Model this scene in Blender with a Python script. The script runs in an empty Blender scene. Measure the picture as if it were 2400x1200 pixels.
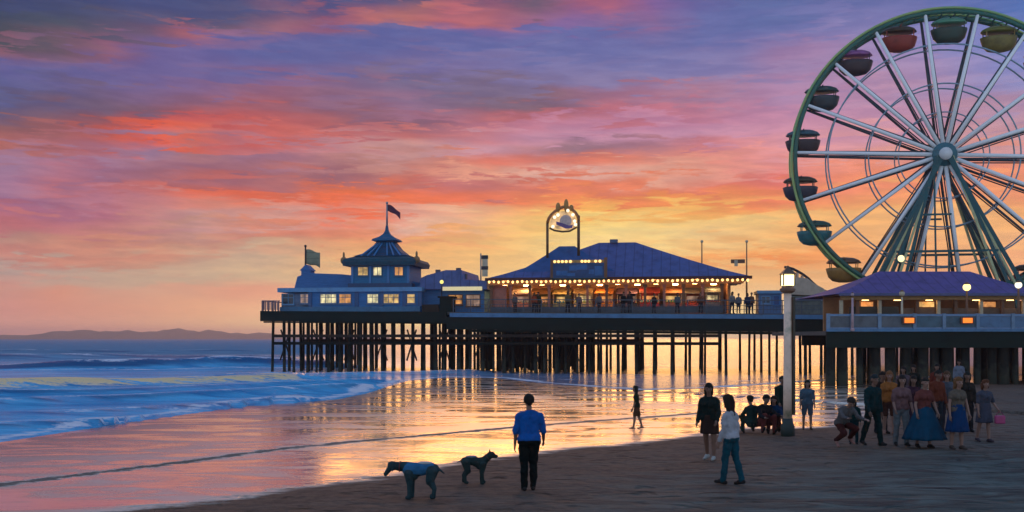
import bpy, math, random
import numpy as np
from mathutils import Vector, Matrix, Euler
random.seed(7)
C = bpy.context.scene.collection
SC = bpy.context.scene
PI = math.pi
R = math.radians
EYE, F, HZ = 2.9, 2400.0, 792.0      # eye height, focal length and horizon of the 2400 px frame

def lin(c):
    return tuple((v/255/12.92 if v/255 <= .04045 else ((v/255+.055)/1.055)**2.4) for v in c)

# ------------------------------------------------------------------ materials
MATS = {}
def mat(name, col, rough=.6, metal=0., spec=.5, var=.25, scale=3., bump=.0, stretch=(1,1,1), emit=None, estr=0., bscale=None, dirt=None):
    """Principled material whose colour is broken up by noise, with optional bump and dirt."""
    if name in MATS: return MATS[name]
    m = bpy.data.materials.new(name); m.use_nodes = True
    nt = m.node_tree; N = nt.nodes; L = nt.links
    b = N['Principled BSDF']
    b.inputs['Roughness'].default_value = rough
    b.inputs['Metallic'].default_value = metal
    b.inputs['Specular IOR Level'].default_value = spec
    tc = N.new('ShaderNodeTexCoord'); mp = N.new('ShaderNodeMapping'); mp.inputs['Scale'].default_value = stretch
    L.new(tc.outputs['Object'], mp.inputs['Vector'])
    nz = N.new('ShaderNodeTexNoise'); nz.inputs['Scale'].default_value = scale; nz.inputs['Detail'].default_value = 6; nz.inputs['Roughness'].default_value = .62
    L.new(mp.outputs[0], nz.inputs['Vector'])
    rp = N.new('ShaderNodeValToRGB'); e = rp.color_ramp.elements
    dk = dirt if dirt else tuple(v*(1-var) for v in col)
    e[0].position = .3; e[0].color = (*dk, 1)
    e[1].position = .7; e[1].color = (*[min(1, v*(1+var*.6)) for v in col], 1)
    mid = rp.color_ramp.elements.new(.5); mid.color = (*col, 1)
    L.new(nz.outputs['Fac'], rp.inputs['Fac']); L.new(rp.outputs['Color'], b.inputs['Base Color'])
    rr = N.new('ShaderNodeMapRange'); rr.inputs['To Min'].default_value = max(.05, rough-.12); rr.inputs['To Max'].default_value = min(1, rough+.15)
    L.new(nz.outputs['Fac'], rr.inputs['Value']); L.new(rr.outputs[0], b.inputs['Roughness'])
    if bump:
        n2 = N.new('ShaderNodeTexNoise'); n2.inputs['Scale'].default_value = bscale or scale*5; n2.inputs['Detail'].default_value = 5
        L.new(mp.outputs[0], n2.inputs['Vector'])
        bp = N.new('ShaderNodeBump'); bp.inputs['Strength'].default_value = bump; bp.inputs['Distance'].default_value = .03
        L.new(n2.outputs['Fac'], bp.inputs['Height']); L.new(bp.outputs[0], b.inputs['Normal'])
    if emit:
        b.inputs['Emission Color'].default_value = (*emit, 1); b.inputs['Emission Strength'].default_value = estr
        if var > .5:      # uneven rooms behind the pane
            n3 = N.new('ShaderNodeTexNoise'); n3.inputs['Scale'].default_value = scale*1.3; n3.inputs['Detail'].default_value = 2; L.new(mp.outputs[0], n3.inputs['Vector'])
            m3 = N.new('ShaderNodeMapRange'); m3.inputs['From Min'].default_value = .34; m3.inputs['From Max'].default_value = .66; m3.inputs['To Min'].default_value = estr*.15; m3.inputs['To Max'].default_value = estr*1.35
            L.new(n3.outputs['Fac'], m3.inputs['Value']); L.new(m3.outputs[0], b.inputs['Emission Strength'])
    MATS[name] = m
    return m

def seam_mat(name, col, axis='X', freq=2.2, rough=.5, var=.3):
    """Painted sheet-metal / board roof with ribs along one axis."""
    m = mat(name, col, max(rough, .62), .0, .12, var, 1.4, .25)
    nt = m.node_tree; N = nt.nodes; L = nt.links; b = N['Principled BSDF']
    tc = [n for n in N if n.type == 'TEX_COORD'][0]
    wv = N.new('ShaderNodeTexWave'); wv.bands_direction = axis; wv.inputs['Scale'].default_value = freq; wv.wave_profile = 'SAW'
    L.new(tc.outputs['Object'], wv.inputs['Vector'])
    bp = N.new('ShaderNodeBump'); bp.inputs['Strength'].default_value = .35; bp.inputs['Distance'].default_value = .05
    L.new(wv.outputs['Fac'], bp.inputs['Height'])
    old = [n for n in N if n.type == 'BUMP' and n != bp]
    if old: L.new(old[0].outputs[0], bp.inputs['Normal'])
    L.new(bp.outputs[0], b.inputs['Normal'])
    # dark joint lines between the sheets, and a soft streak of weathering across them
    src = b.inputs['Base Color'].links[0].from_socket
    ln_ = N.new('ShaderNodeMapRange'); ln_.inputs['From Min'].default_value = .86; ln_.inputs['From Max'].default_value = .97; L.new(wv.outputs['Fac'], ln_.inputs['Value'])
    ml = N.new('ShaderNodeMath'); ml.operation = 'MULTIPLY'; ml.inputs[1].default_value = .55; L.new(ln_.outputs[0], ml.inputs[0])
    mx = N.new('ShaderNodeMix'); mx.data_type = 'RGBA'; L.new(ml.outputs[0], mx.inputs[0]); L.new(src, mx.inputs[6]); mx.inputs[7].default_value = (*[v*.3 for v in col], 1)
    L.new(mx.outputs[2], b.inputs['Base Color'])
    return m

def glow(name, col, s, var=.15, scale=3.):
    return mat(name, tuple(v*.5 for v in col), .4, emit=col, estr=s, var=var, scale=scale)

# ------------------------------------------------------------------ mesh builder
class MB:
    def __init__(self): self.v = []; self.f = []; self.sm = []
    def add(self, vs, fs, smooth=False):
        b = len(self.v); self.v += [tuple(p) for p in vs]
        for f in fs: self.f.append(tuple(b+i for i in f)); self.sm.append(smooth)
    def box(self, c, s, rz=0, M=None):
        cx, cy, cz = c; a, b_, d = s[0]/2, s[1]/2, s[2]/2
        P = [Vector((x, y, z)) for z in (-d, d) for y in (-b_, b_) for x in (-a, a)]
        if M is None: M = Matrix.Rotation(rz, 3, 'Z')
        P = [M @ p + Vector(c) for p in P]
        self.add(P, [(0,2,3,1),(4,5,7,6),(0,1,5,4),(2,6,7,3),(0,4,6,2),(1,3,7,5)])
        return self
    def span(self, x0, x1, y0, y1, z0, z1):
        return self.box(((x0+x1)/2, (y0+y1)/2, (z0+z1)/2), (abs(x1-x0), abs(y1-y0), abs(z1-z0)))
    def bar(self, p, q, w, h=None):
        """square bar between two points"""
        h = h or w; p = Vector(p); q = Vector(q); d = q-p; L_ = d.length
        if L_ < 1e-6: return self
        z = d.normalized(); up = Vector((0,0,1)) if abs(z.z) < .95 else Vector((0,1,0))
        x = up.cross(z).normalized(); y = z.cross(x)
        M = Matrix((x, y, z)).transposed()
        return self.box((p+q)/2, (w, h, L_), M=M)
    def tube(self, pts, rad, n=8, cap=True, closed=False):
        pts = [Vector(p) for p in pts]; k = len(pts)
        if not hasattr(rad, '__len__'): rad = [rad]*k
        vs, fs = [], []; prev = None
        for i, p in enumerate(pts):
            if closed: t = pts[(i+1) % k]-pts[i-1]
            else: t = pts[min(i+1, k-1)]-pts[max(i-1, 0)]
            t.normalize()
            if prev is None:
                u = Vector((0,0,1)) if abs(t.z) < .9 else Vector((1,0,0))
                x = u.cross(t).normalized()
            else:
                x = (prev - t*prev.dot(t)).normalized()
            prev = x; y = t.cross(x)
            for j in range(n):
                a = 2*PI*j/n; vs.append(p+(x*math.cos(a)+y*math.sin(a))*rad[i])
        m = k if closed else k-1
        for i in range(m):
            for j in range(n):
                a, b_ = i*n+j, i*n+(j+1) % n
                c, d = ((i+1) % k)*n+(j+1) % n, ((i+1) % k)*n+j
                fs.append((a, b_, c, d))
        if cap and not closed:
            fs.append(tuple(reversed(range(n)))); fs.append(tuple((k-1)*n+j for j in range(n)))
        self.add(vs, fs, True); return self
    def lathe(self, prof, c=(0,0,0), n=16, ph=0., smooth=True):
        vs, fs = [], []; k = len(prof)
        for r, z in prof:
            for j in range(n):
                a = 2*PI*j/n+ph; vs.append((c[0]+r*math.cos(a), c[1]+r*math.sin(a), c[2]+z))
        for i in range(k-1):
            for j in range(n):
                fs.append((i*n+j, i*n+(j+1) % n, (i+1)*n+(j+1) % n, (i+1)*n+j))
        fs.append(tuple(reversed(range(n)))); fs.append(tuple((k-1)*n+j for j in range(n)))
        self.add(vs, fs, smooth); return self
    def ball(self, c, r, n=10, m=6, M=None):
        if not hasattr(r, '__len__'): r = (r, r, r)
        vs, fs = [Vector((0,0,-r[2]))], []
        for i in range(1, m):
            t = -PI/2+PI*i/m
            for j in range(n):
                a = 2*PI*j/n; vs.append(Vector((r[0]*math.cos(t)*math.cos(a), r[1]*math.cos(t)*math.sin(a), r[2]*math.sin(t))))
        vs.append(Vector((0,0,r[2]))); top = len(vs)-1
        for j in range(n): fs.append((0, 1+(j+1) % n, 1+j))
        for i in range(m-2):
            for j in range(n):
                a, b_ = 1+i*n+j, 1+i*n+(j+1) % n; fs.append((a, b_, b_+n, a+n))
        for j in range(n): fs.append((top, 1+(m-2)*n+j, 1+(m-2)*n+(j+1) % n))
        if M is not None: vs = [M @ p for p in vs]
        self.add([p+Vector(c) for p in vs], fs, True); return self
    def capsule(self, p, q, r0, r1, n=10):
        p = Vector(p); q = Vector(q); d = q-p
        t = d.normalized() if d.length > 1e-6 else Vector((0,0,1))
        pts, rad = [], []
        for k in range(5):
            a = PI/2*k/4; pts.append(p-t*r0*math.cos(a)); rad.append(max(1e-4, r0*math.sin(a)))
        for k in range(5):
            a = PI/2*(4-k)/4; pts.append(q+t*r1*math.cos(a)); rad.append(max(1e-4, r1*math.sin(a)))
        return self.tube(pts, rad, n)
    def prism(self, poly, y0, y1):
        """closed outline in x-z extruded from y0 to y1"""
        n = len(poly); vs = [(x, y0, z) for x, z in poly]+[(x, y1, z) for x, z in poly]
        fs = [tuple(range(n)), tuple(reversed(range(n, 2*n)))]
        for i in range(n): fs.append((i, n+i, n+(i+1) % n, (i+1) % n))
        self.add(vs, fs); return self
    def mesh(self, name, off=(0,0,0)):
        me = bpy.data.meshes.new(name); o = Vector(off)
        me.from_pydata([tuple(Vector(p)-o) for p in self.v], [], self.f)
        me.polygons.foreach_set('use_smooth', self.sm); me.update()
        import bmesh
        bm = bmesh.new(); bm.from_mesh(me); bmesh.ops.recalc_face_normals(bm, faces=bm.faces); bm.to_mesh(me); bm.free()
        return me
    def build(self, name, m, parent=None, off=None, bevel=0.):
        if off is None: off = OFF.get(root_of(parent).name, (0,0,0)) if parent else (0,0,0)
        o = bpy.data.objects.new(name, self.mesh(name, off)); C.objects.link(o)
        o.data.materials.append(m)
        if parent: o.parent = parent
        if bevel:
            md = o.modifiers.new('bevel', 'BEVEL'); md.width = bevel; md.segments = 2; md.limit_method = 'ANGLE'
        return o
OFF = {}
def root_of(o):
    while o.parent: o = o.parent
    return o
def tag(o, label=None, cat=None, group=None, kind=None):
    if label: o['label'] = label
    if cat: o['category'] = cat
    if group: o['group'] = group
    if kind: o['kind'] = kind
    return o
def thing(name, label, cat, base=(0,0,0), rz=0., group=None, frame=None):
    """An Empty at the thing's base; its parts are given in the coordinates that BASE is given in."""
    o = bpy.data.objects.new(name, None); C.objects.link(o); o.empty_display_size = .3
    if frame == 'pier':
        o.location = pier_to_world(base); o.rotation_euler = (0,0,PRZ)
    else:
        o.location = base; o.rotation_euler = (0,0,rz)
    OFF[o.name] = tuple(base)
    return tag(o, label, cat, group)

# ------------------------------------------------------------------ where things stand
def at(x, y, D):
    """world point seen at (x, y) of the frame, D metres ahead"""
    return Vector(((x-1200)*D/F, D, EYE+(HZ-y)*D/F))
# the pier runs from far left to near right: its own frame is (u along, v back, z)
PM = -7/45.5; PY0 = 82.75; PRZ = math.atan(PM); Pc, Ps = math.cos(PRZ), math.sin(PRZ)
def pier_to_world(p):
    u, v, z = p
    return Vector((u*Pc - v*Ps, PY0 + u*Ps + v*Pc, z))
def U(x, v=0.):
    t = (x-1200)/F
    return (t*(PY0+v*Pc) + v*Ps)/(Pc - t*Ps)
def YD(x, v=0.): return PY0 + U(x, v)*Ps + v*Pc
def ZZ(y, x, v=0.): return EYE + (HZ-y)*YD(x, v)/F
def DECK(u): return 5.0 - .0088*u - .03   # height of the main pier deck along its length (it falls a little towards the beach)
GLOW = .9
DUSK_LOW = (.42,.51,.66)
DUSK_TOP = (.18,.30,.58)
SUN_E = 1.1
SUN_A = 30
WET_R0, WET_R1 = .13, .36
WET_M = .95
WATER_D, WATER_L = (.03,.28,.56), (.13,.56,.86)
SEA_SPEC, SEA_SUNWARD = .01, .015
HAZE = .00028
# ------------------------------------------------------------------ camera
cam = bpy.data.cameras.new('camera'); co = bpy.data.objects.new('camera', cam); C.objects.link(co)
co.location = (0, 0, EYE); co.rotation_euler = (PI/2, 0, 0)
cam.sensor_width = 36; cam.lens = 36*F/2400; cam.shift_y = (HZ-600)/2400
cam.clip_start = .1; cam.clip_end = 30000
SC.camera = co
SC.render.resolution_x = 1024; SC.render.resolution_y = 512
SC.view_settings.view_transform = 'Standard'; SC.view_settings.look = 'None'
SC.view_settings.exposure = 0; SC.view_settings.gamma = 1
SC.cycles.use_denoising = True
SC.cycles.max_bounces = 6; SC.cycles.volume_bounces = 0

# ------------------------------------------------------------------ sunset sky (world), laid out by compass bearing and elevation
SKY = {  # frame row -> (bearing as frame column, colour)
-100: [(-200,(48,60,98)),(600,(58,70,115)),(1200,(85,88,140)),(1800,(82,100,158)),(2600,(72,105,170))],
0: [(-200,(60,70,105)),(0,(62,72,110)),(300,(68,78,125)),(600,(72,82,130)),(850,(88,86,130)),(960,(98,84,115)),(1060,(120,88,115)),(1120,(165,90,120)),(1200,(100,90,112)),(1280,(110,88,112)),(1380,(178,95,128)),(1470,(185,98,110)),(1540,(125,95,155)),(1700,(95,105,160)),(1850,(92,108,162)),(2150,(105,112,168)),(2450,(80,112,178))],
50: [(-200,(62,74,95)),(0,(64,76,92)),(150,(76,80,98)),(300,(92,85,118)),(450,(80,82,118)),(560,(100,88,112)),(630,(190,112,112)),(680,(182,105,110)),(740,(150,82,112)),(830,(192,105,108)),(930,(190,115,108)),(1020,(190,110,112)),(1100,(178,95,118)),(1200,(175,110,112)),(1290,(140,98,155)),(1400,(105,102,160)),(1520,(150,105,145)),(1600,(98,108,165)),(1800,(95,108,165)),(2100,(135,128,180)),(2300,(110,125,185)),(2600,(90,120,185))],
80: [(-200,(72,78,92)),(0,(78,78,90)),(100,(84,82,98)),(250,(105,88,108)),(350,(120,88,110)),(430,(155,92,110)),(520,(190,108,112)),(600,(120,100,150)),(800,(96,98,155)),(1000,(96,102,160)),(1150,(120,104,160)),(1300,(100,106,164)),(1600,(102,110,166)),(1800,(108,112,168)),(2050,(150,135,182)),(2300,(125,132,190)),(2600,(100,125,190))],
110: [(-200,(150,92,100)),(0,(152,92,95)),(60,(105,88,108)),(110,(150,95,110)),(190,(172,98,108)),(270,(145,92,130)),(330,(108,95,148)),(500,(100,97,155)),(700,(88,98,155)),(1000,(95,102,160)),(1300,(104,110,165)),(1600,(112,115,170)),(1800,(118,116,170)),(1850,(165,112,150)),(2000,(158,138,182)),(2250,(150,140,190)),(2600,(115,132,192))],
150: [(-200,(98,95,148)),(0,(100,95,150)),(200,(98,96,152)),(400,(110,98,150)),(600,(92,100,158)),(800,(104,102,155)),(1000,(120,108,155)),(1200,(120,116,166)),(1500,(122,120,170)),(1800,(138,126,172)),(1950,(165,140,180)),(2200,(165,140,180)),(2400,(132,138,195)),(2600,(120,135,192))],
190: [(-200,(92,95,145)),(0,(95,98,150)),(150,(102,96,146)),(300,(105,96,148)),(450,(118,98,148)),(560,(125,100,145)),(680,(165,98,122)),(780,(135,102,135)),(900,(118,106,140)),(1000,(112,102,138)),(1130,(120,104,132)),(1300,(125,115,158)),(1500,(135,126,170)),(1700,(148,130,170)),(1850,(165,132,172)),(2100,(178,140,172)),(2350,(140,140,192)),(2600,(130,138,190))],
225: [(-200,(92,92,135)),(0,(92,94,138)),(120,(98,90,130)),(220,(105,90,120)),(350,(125,98,135)),(500,(135,98,125)),(600,(160,100,115)),(700,(130,98,125)),(820,(145,102,125)),(920,(155,112,140)),(1000,(140,110,140)),(1120,(118,98,122)),(1250,(128,98,115)),(1350,(145,105,128)),(1500,(172,112,135)),(1650,(178,120,140)),(1850,(182,135,170)),(2100,(182,142,172)),(2400,(158,140,180)),(2600,(150,140,185))],
260: [(-200,(92,88,125)),(0,(92,88,125)),(80,(96,86,118)),(180,(105,88,115)),(300,(120,92,112)),(400,(130,90,110)),(500,(175,92,95)),(600,(178,92,98)),(700,(150,92,108)),(800,(132,94,115)),(900,(142,98,120)),(1000,(165,112,138)),(1100,(180,110,120)),(1200,(190,105,112)),(1320,(165,100,115)),(1450,(190,110,125)),(1600,(188,115,138)),(1800,(190,132,162)),(2000,(190,140,172)),(2300,(178,140,165)),(2600,(165,140,175))],
290: [(-200,(135,92,98)),(0,(130,90,98)),(100,(135,90,95)),(200,(150,88,95)),(320,(175,85,88)),(420,(178,85,95)),(520,(195,88,90)),(650,(200,98,95)),(760,(185,100,100)),(860,(150,98,112)),(940,(130,95,115)),(1050,(150,100,120)),(1150,(180,112,132)),(1250,(188,122,145)),(1400,(190,130,158)),(1600,(190,132,162)),(1800,(195,138,168)),(2000,(205,148,172)),(2300,(190,145,160)),(2600,(180,145,170))],
318: [(-200,(185,95,80)),(0,(178,100,85)),(90,(180,105,105)),(180,(168,92,95)),(270,(205,88,72)),(340,(226,94,70)),(450,(226,96,75)),(560,(205,100,92)),(660,(205,108,100)),(780,(210,112,105)),(880,(185,110,118)),(980,(200,112,108)),(1060,(190,118,125)),(1150,(200,125,135)),(1250,(192,138,162)),(1500,(195,142,168)),(1700,(200,146,170)),(1850,(215,148,165)),(2050,(220,155,160)),(2300,(205,150,155)),(2600,(190,150,165))],
345: [(-200,(168,112,125)),(0,(165,112,128)),(120,(170,108,120)),(200,(180,98,105)),(280,(150,118,150)),(380,(150,122,152)),(470,(195,130,120)),(560,(165,122,148)),(700,(175,128,150)),(820,(188,142,150)),(920,(200,150,140)),(1050,(195,145,155)),(1180,(205,150,165)),(1280,(185,125,130)),(1350,(140,108,125)),(1450,(158,112,128)),(1550,(175,118,130)),(1640,(200,112,115)),(1720,(220,130,125)),(1830,(228,155,160)),(2000,(228,160,152)),(2300,(215,155,150)),(2600,(210,150,155))],
375: [(-200,(158,118,150)),(0,(160,120,148)),(100,(158,118,142)),(200,(160,120,150)),(310,(158,115,140)),(380,(175,115,125)),(470,(150,102,122)),(560,(145,100,118)),(640,(150,98,118)),(720,(190,125,118)),(800,(170,112,115)),(900,(200,140,125)),(980,(195,130,125)),(1080,(210,128,112)),(1180,(225,120,102)),(1280,(200,118,110)),(1400,(230,122,95)),(1500,(222,135,115)),(1650,(232,150,130)),(1830,(232,150,150)),(2000,(238,148,125)),(2300,(232,145,120)),(2600,(225,140,130))],
405: [(-200,(160,125,155)),(0,(160,125,155)),(120,(180,112,130)),(220,(160,108,135)),(330,(145,102,125)),(450,(148,98,118)),(560,(160,100,112)),(640,(205,118,105)),(730,(145,100,118)),(830,(160,100,110)),(920,(185,110,105)),(1020,(225,150,128)),(1150,(230,160,135)),(1280,(225,175,160)),(1400,(222,170,158)),(1550,(228,165,142)),(1700,(225,150,135)),(1830,(225,135,130)),(2000,(240,140,110)),(2300,(240,145,110)),(2600,(230,140,120))],
435: [(-200,(165,118,148)),(0,(165,118,148)),(100,(180,112,130)),(180,(200,108,105)),(260,(165,100,118)),(340,(190,105,105)),(420,(222,112,88)),(520,(230,105,80)),(620,(200,108,105)),(690,(165,112,125)),(760,(236,112,68)),(860,(240,115,65)),(950,(205,110,95)),(1050,(190,112,115)),(1150,(200,118,112)),(1300,(222,120,95)),(1450,(232,128,95)),(1600,(235,125,88)),(1750,(220,105,95)),(1850,(222,105,98)),(2000,(242,150,105)),(2300,(245,160,110)),(2600,(238,150,110))],
465: [(-200,(168,120,150)),(0,(160,112,145)),(90,(158,108,132)),(200,(175,112,135)),(300,(195,130,140)),(380,(205,115,110)),(470,(228,108,80)),(560,(236,105,66)),(680,(230,108,72)),(800,(236,112,75)),(950,(240,118,75)),(1080,(236,120,88)),(1200,(236,128,90)),(1300,(242,145,88)),(1450,(238,130,85)),(1600,(245,158,85)),(1750,(242,145,90)),(1850,(245,150,95)),(2000,(247,172,108)),(2300,(248,178,112)),(2600,(240,165,115))],
492: [(-200,(160,102,128)),(0,(165,102,128)),(150,(162,102,128)),(260,(180,112,132)),(350,(195,140,145)),(450,(200,155,152)),(560,(205,158,152)),(680,(222,150,138)),(780,(238,112,80)),(880,(238,118,82)),(950,(228,158,140)),(1080,(236,175,140)),(1200,(242,172,118)),(1350,(248,175,92)),(1450,(247,185,98)),(1600,(247,190,105)),(1750,(247,185,105)),(1850,(246,188,112)),(2000,(248,182,112)),(2300,(248,182,115)),(2600,(242,175,118))],
520: [(-200,(185,108,120)),(0,(190,108,115)),(120,(185,105,120)),(230,(190,112,120)),(330,(205,115,105)),(430,(190,140,140)),(520,(205,130,120)),(620,(212,160,145)),(720,(208,150,140)),(850,(230,145,120)),(960,(232,182,160)),(1080,(238,180,140)),(1200,(246,190,120)),(1350,(250,205,115)),(1450,(250,212,130)),(1600,(248,205,130)),(1750,(245,205,135)),(1850,(242,195,130)),(2000,(248,185,118)),(2300,(248,185,122)),(2600,(244,175,122))],
550: [(-200,(185,135,125)),(0,(182,140,128)),(100,(188,148,132)),(200,(200,140,122)),(300,(190,152,140)),(420,(188,155,140)),(520,(215,140,115)),(620,(222,132,105)),(720,(218,125,98)),(850,(228,140,105)),(1000,(238,160,110)),(1150,(246,185,118)),(1280,(250,205,125)),(1400,(252,222,140)),(1500,(250,216,142)),(1650,(242,200,138)),(1800,(246,185,115)),(1900,(248,175,105)),(2000,(248,182,118)),(2300,(248,185,125)),(2600,(244,175,125))],
580: [(-200,(205,125,112)),(0,(205,125,112)),(150,(215,122,102)),(300,(218,125,98)),(420,(215,138,112)),(520,(205,160,138)),(650,(210,172,140)),(800,(232,165,118)),(950,(240,172,112)),(1100,(246,190,120)),(1250,(250,206,132)),(1400,(252,220,145)),(1550,(250,205,130)),(1700,(246,180,110)),(1850,(246,160,88)),(2000,(248,175,108)),(2300,(248,182,125)),(2600,(244,172,125))],
610: [(-200,(182,152,145)),(0,(185,152,145)),(150,(195,158,142)),(300,(202,165,142)),(500,(202,172,145)),(650,(212,178,145)),(820,(240,185,125)),(1000,(244,185,118)),(1200,(250,200,128)),(1450,(250,210,140)),(1650,(246,165,95)),(1850,(245,145,80)),(2000,(247,165,100)),(2300,(248,180,125)),(2600,(244,170,125))],
650: [(-200,(182,160,150)),(0,(188,163,150)),(250,(200,170,146)),(450,(206,175,146)),(650,(220,185,145)),(900,(242,190,130)),(1200,(250,205,135)),(1500,(250,205,130)),(1800,(246,190,125)),(1950,(240,185,125)),(2300,(246,170,120)),(2600,(240,160,120))],
690: [(-200,(220,140,130)),(0,(222,145,130)),(120,(232,145,118)),(250,(222,160,135)),(400,(225,168,138)),(550,(235,160,130)),(650,(245,170,135)),(900,(248,195,135)),(1200,(252,210,140)),(1500,(252,210,140)),(1800,(248,200,140)),(2300,(246,170,125)),(2600,(240,160,120))],
730: [(-200,(215,150,138)),(0,(220,152,138)),(200,(230,160,132)),(350,(235,168,135)),(500,(245,180,135)),(620,(250,190,145)),(900,(250,205,140)),(1200,(254,218,140)),(1800,(252,215,145)),(2300,(250,180,130)),(2600,(244,165,125))],
760: [(-200,(235,160,142)),(0,(236,165,145)),(200,(240,170,142)),(400,(245,182,140)),(600,(252,198,145)),(800,(240,205,130)),(1200,(252,220,135)),(1800,(252,228,160)),(1950,(250,200,140)),(2300,(250,165,125)),(2600,(244,155,125))],
792: [(-200,(232,155,145)),(0,(235,160,148)),(300,(240,165,142)),(600,(250,190,145)),(800,(242,205,125)),(1200,(252,215,130)),(1800,(250,225,160)),(1950,(250,190,140)),(2300,(248,150,125)),(2600,(240,145,125))],
}
ROWY = sorted(SKY)
def _row(y, x):
    r = SKY[y]
    if x <= r[0][0]: return np.array(r[0][1], float)
    for (a, ca), (b, cb) in zip(r, r[1:]):
        if x <= b:
            t = (x-a)/(b-a); return np.array(ca, float)*(1-t)+np.array(cb, float)*t
    return np.array(r[-1][1], float)
def sky_at(x, y):
    if y <= ROWY[0]: return _row(ROWY[0], x)
    for a, b in zip(ROWY, ROWY[1:]):
        if y <= b:
            t = (y-a)/(b-a); return _row(a, x)*(1-t)+_row(b, x)*t
    return _row(ROWY[-1], x)

SUN_AZ = math.atan((1350-1200)/F); SUN_EL = R(2.6)
w = bpy.data.worlds.new('World'); SC.world = w; w.use_nodes = True
nt = w.node_tree; N = nt.nodes; L = nt.links; N.clear()
def M(op, a, b=None, c=None, clamp=False):
    n = N.new('ShaderNodeMath'); n.operation = op; n.use_clamp = clamp
    for i, v in enumerate((a, b, c)):
        if v is None: continue
        if isinstance(v, (int, float)): n.inputs[i].default_value = v
        else: L.new(v, n.inputs[i])
    return n.outputs[0]
def MIX(fac, a, b, mode='MIX'):
    n = N.new('ShaderNodeMix'); n.data_type = 'RGBA'; n.blend_type = mode
    for s, v in ((n.inputs[0], fac), (n.inputs[6], a), (n.inputs[7], b)):
        if isinstance(v, (int, float)): s.default_value = v
        elif isinstance(v, tuple): s.default_value = (*v, 1) if len(v) == 3 else v
        else: L.new(v, s)
    return n.outputs[2]
def SMOOTH(v, a, b):
    n = N.new('ShaderNodeMapRange'); n.interpolation_type = 'SMOOTHSTEP'; L.new(v, n.inputs[0])
    n.inputs[1].default_value = a; n.inputs[2].default_value = b; return n.outputs[0]
def NOISE(vec, scale, detail, rough=.55, dist=0.):
    n = N.new('ShaderNodeTexNoise'); n.inputs['Scale'].default_value = scale; n.inputs['Detail'].default_value = detail
    n.inputs['Roughness'].default_value = rough; n.inputs['Distortion'].default_value = dist
    L.new(vec, n.inputs['Vector']); return n
def COMB(x, y, z=0.):
    n = N.new('ShaderNodeCombineXYZ')
    for i, v in enumerate((x, y, z)):
        if isinstance(v, (int, float)): n.inputs[i].default_value = v
        else: L.new(v, n.inputs[i])
    return n.outputs[0]
tc = N.new('ShaderNodeTexCoord'); sp = N.new('ShaderNodeSeparateXYZ'); L.new(tc.outputs['Generated'], sp.inputs[0])
dx, dy, dz = sp.outputs
hyp = M('SQRT', M('ADD', M('MULTIPLY', dx, dx), M('MULTIPLY', dy, dy)))
az = M('ARCTAN2', dx, dy)
el = M('DIVIDE', dz, M('MAXIMUM', hyp, 1e-4))
# streaky cloud noise (stretched along the horizon) that pulls the colour bands about
cv = COMB(M('ADD', M('MULTIPLY', az, 9.), M('MULTIPLY', el, 6.)), M('MULTIPLY', el, 44.), 3.7)
nz1 = NOISE(cv, 1., 10., .66, .3)
cva = COMB(M('ADD', M('MULTIPLY', az, 7.), M('MULTIPLY', el, -8.)), M('MULTIPLY', el, 52.), 21.3); nza = NOISE(cva, 1., 10., .64, .25)
cvb = COMB(M('ADD', M('MULTIPLY', az, 9.), M('MULTIPLY', el, 7.)), M('MULTIPLY', el, 66.), 33.1); nzb = NOISE(cvb, 1., 10., .62, .25)
cv2 = COMB(M('ADD', M('MULTIPLY', az, 22.), M('MULTIPLY', el, 24.)), M('MULTIPLY', el, 120.), 9.1)
nz2 = NOISE(cv2, 1., 8., .6, .2)
spn = N.new('ShaderNodeSeparateXYZ'); L.new(nz1.outputs['Color'], spn.inputs[0])
damp = SMOOTH(el, .012, .085)
wa = M('MULTIPLY', M('SUBTRACT', spn.outputs[0], .5), .08)
we = M('ADD', M('MULTIPLY', M('SUBTRACT', spn.outputs[1], .5), .048), M('MULTIPLY', M('SUBTRACT', nz2.outputs['Fac'], .5), .022))
azw = M('ADD', az, M('MULTIPLY', wa, damp)); cut = M('SUBTRACT', SMOOTH(nza.outputs['Fac'], .53, .565), SMOOTH(nzb.outputs['Fac'], .54, .575))
elw = M('ADD', el, M('MULTIPLY', M('ADD', M('MULTIPLY', we, .6), M('MULTIPLY', cut, .010)), damp))
A0, A1 = -.58, .58
fac = M('DIVIDE', M('SUBTRACT', azw, A0), A1-A0, clamp=True)
NST = 30
def ramp_for(e):
    r = N.new('ShaderNodeValToRGB'); cr = r.color_ramp; cr.interpolation = 'LINEAR'
    for i in range(NST):
        p = i/(NST-1); a = A0+(A1-A0)*p
        x = 1200+F*math.tan(a); y = HZ-F*e/math.cos(a)
        c = lin(tuple(sky_at(x, y)))
        s = cr.elements[i] if i < 2 else cr.elements.new(p)
        if i == 1: continue
        s.position = p; s.color = (*c, 1)
    # the two default stops sit at 0 and 1; fill the last one and the second
    es = sorted(cr.elements, key=lambda s: s.position)
    for s in es:
        a = A0+(A1-A0)*s.position; x = 1200+F*math.tan(a); y = HZ-F*e/math.cos(a)
        s.color = (*lin(tuple(sky_at(x, y))), 1)
    L.new(fac, r.inputs['Fac']); return r.outputs['Color']
ES = sorted({(HZ-y)/F for y in ROWY})
acc = ramp_for(ES[0])
for e0, e1 in zip(ES, ES[1:]):
    n = N.new('ShaderNodeMapRange'); n.interpolation_type = 'SMOOTHSTEP'; L.new(elw, n.inputs[0])
    n.inputs[1].default_value = e0; n.inputs[2].default_value = e1
    acc = MIX(n.outputs[0], acc, ramp_for(e1))
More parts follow.
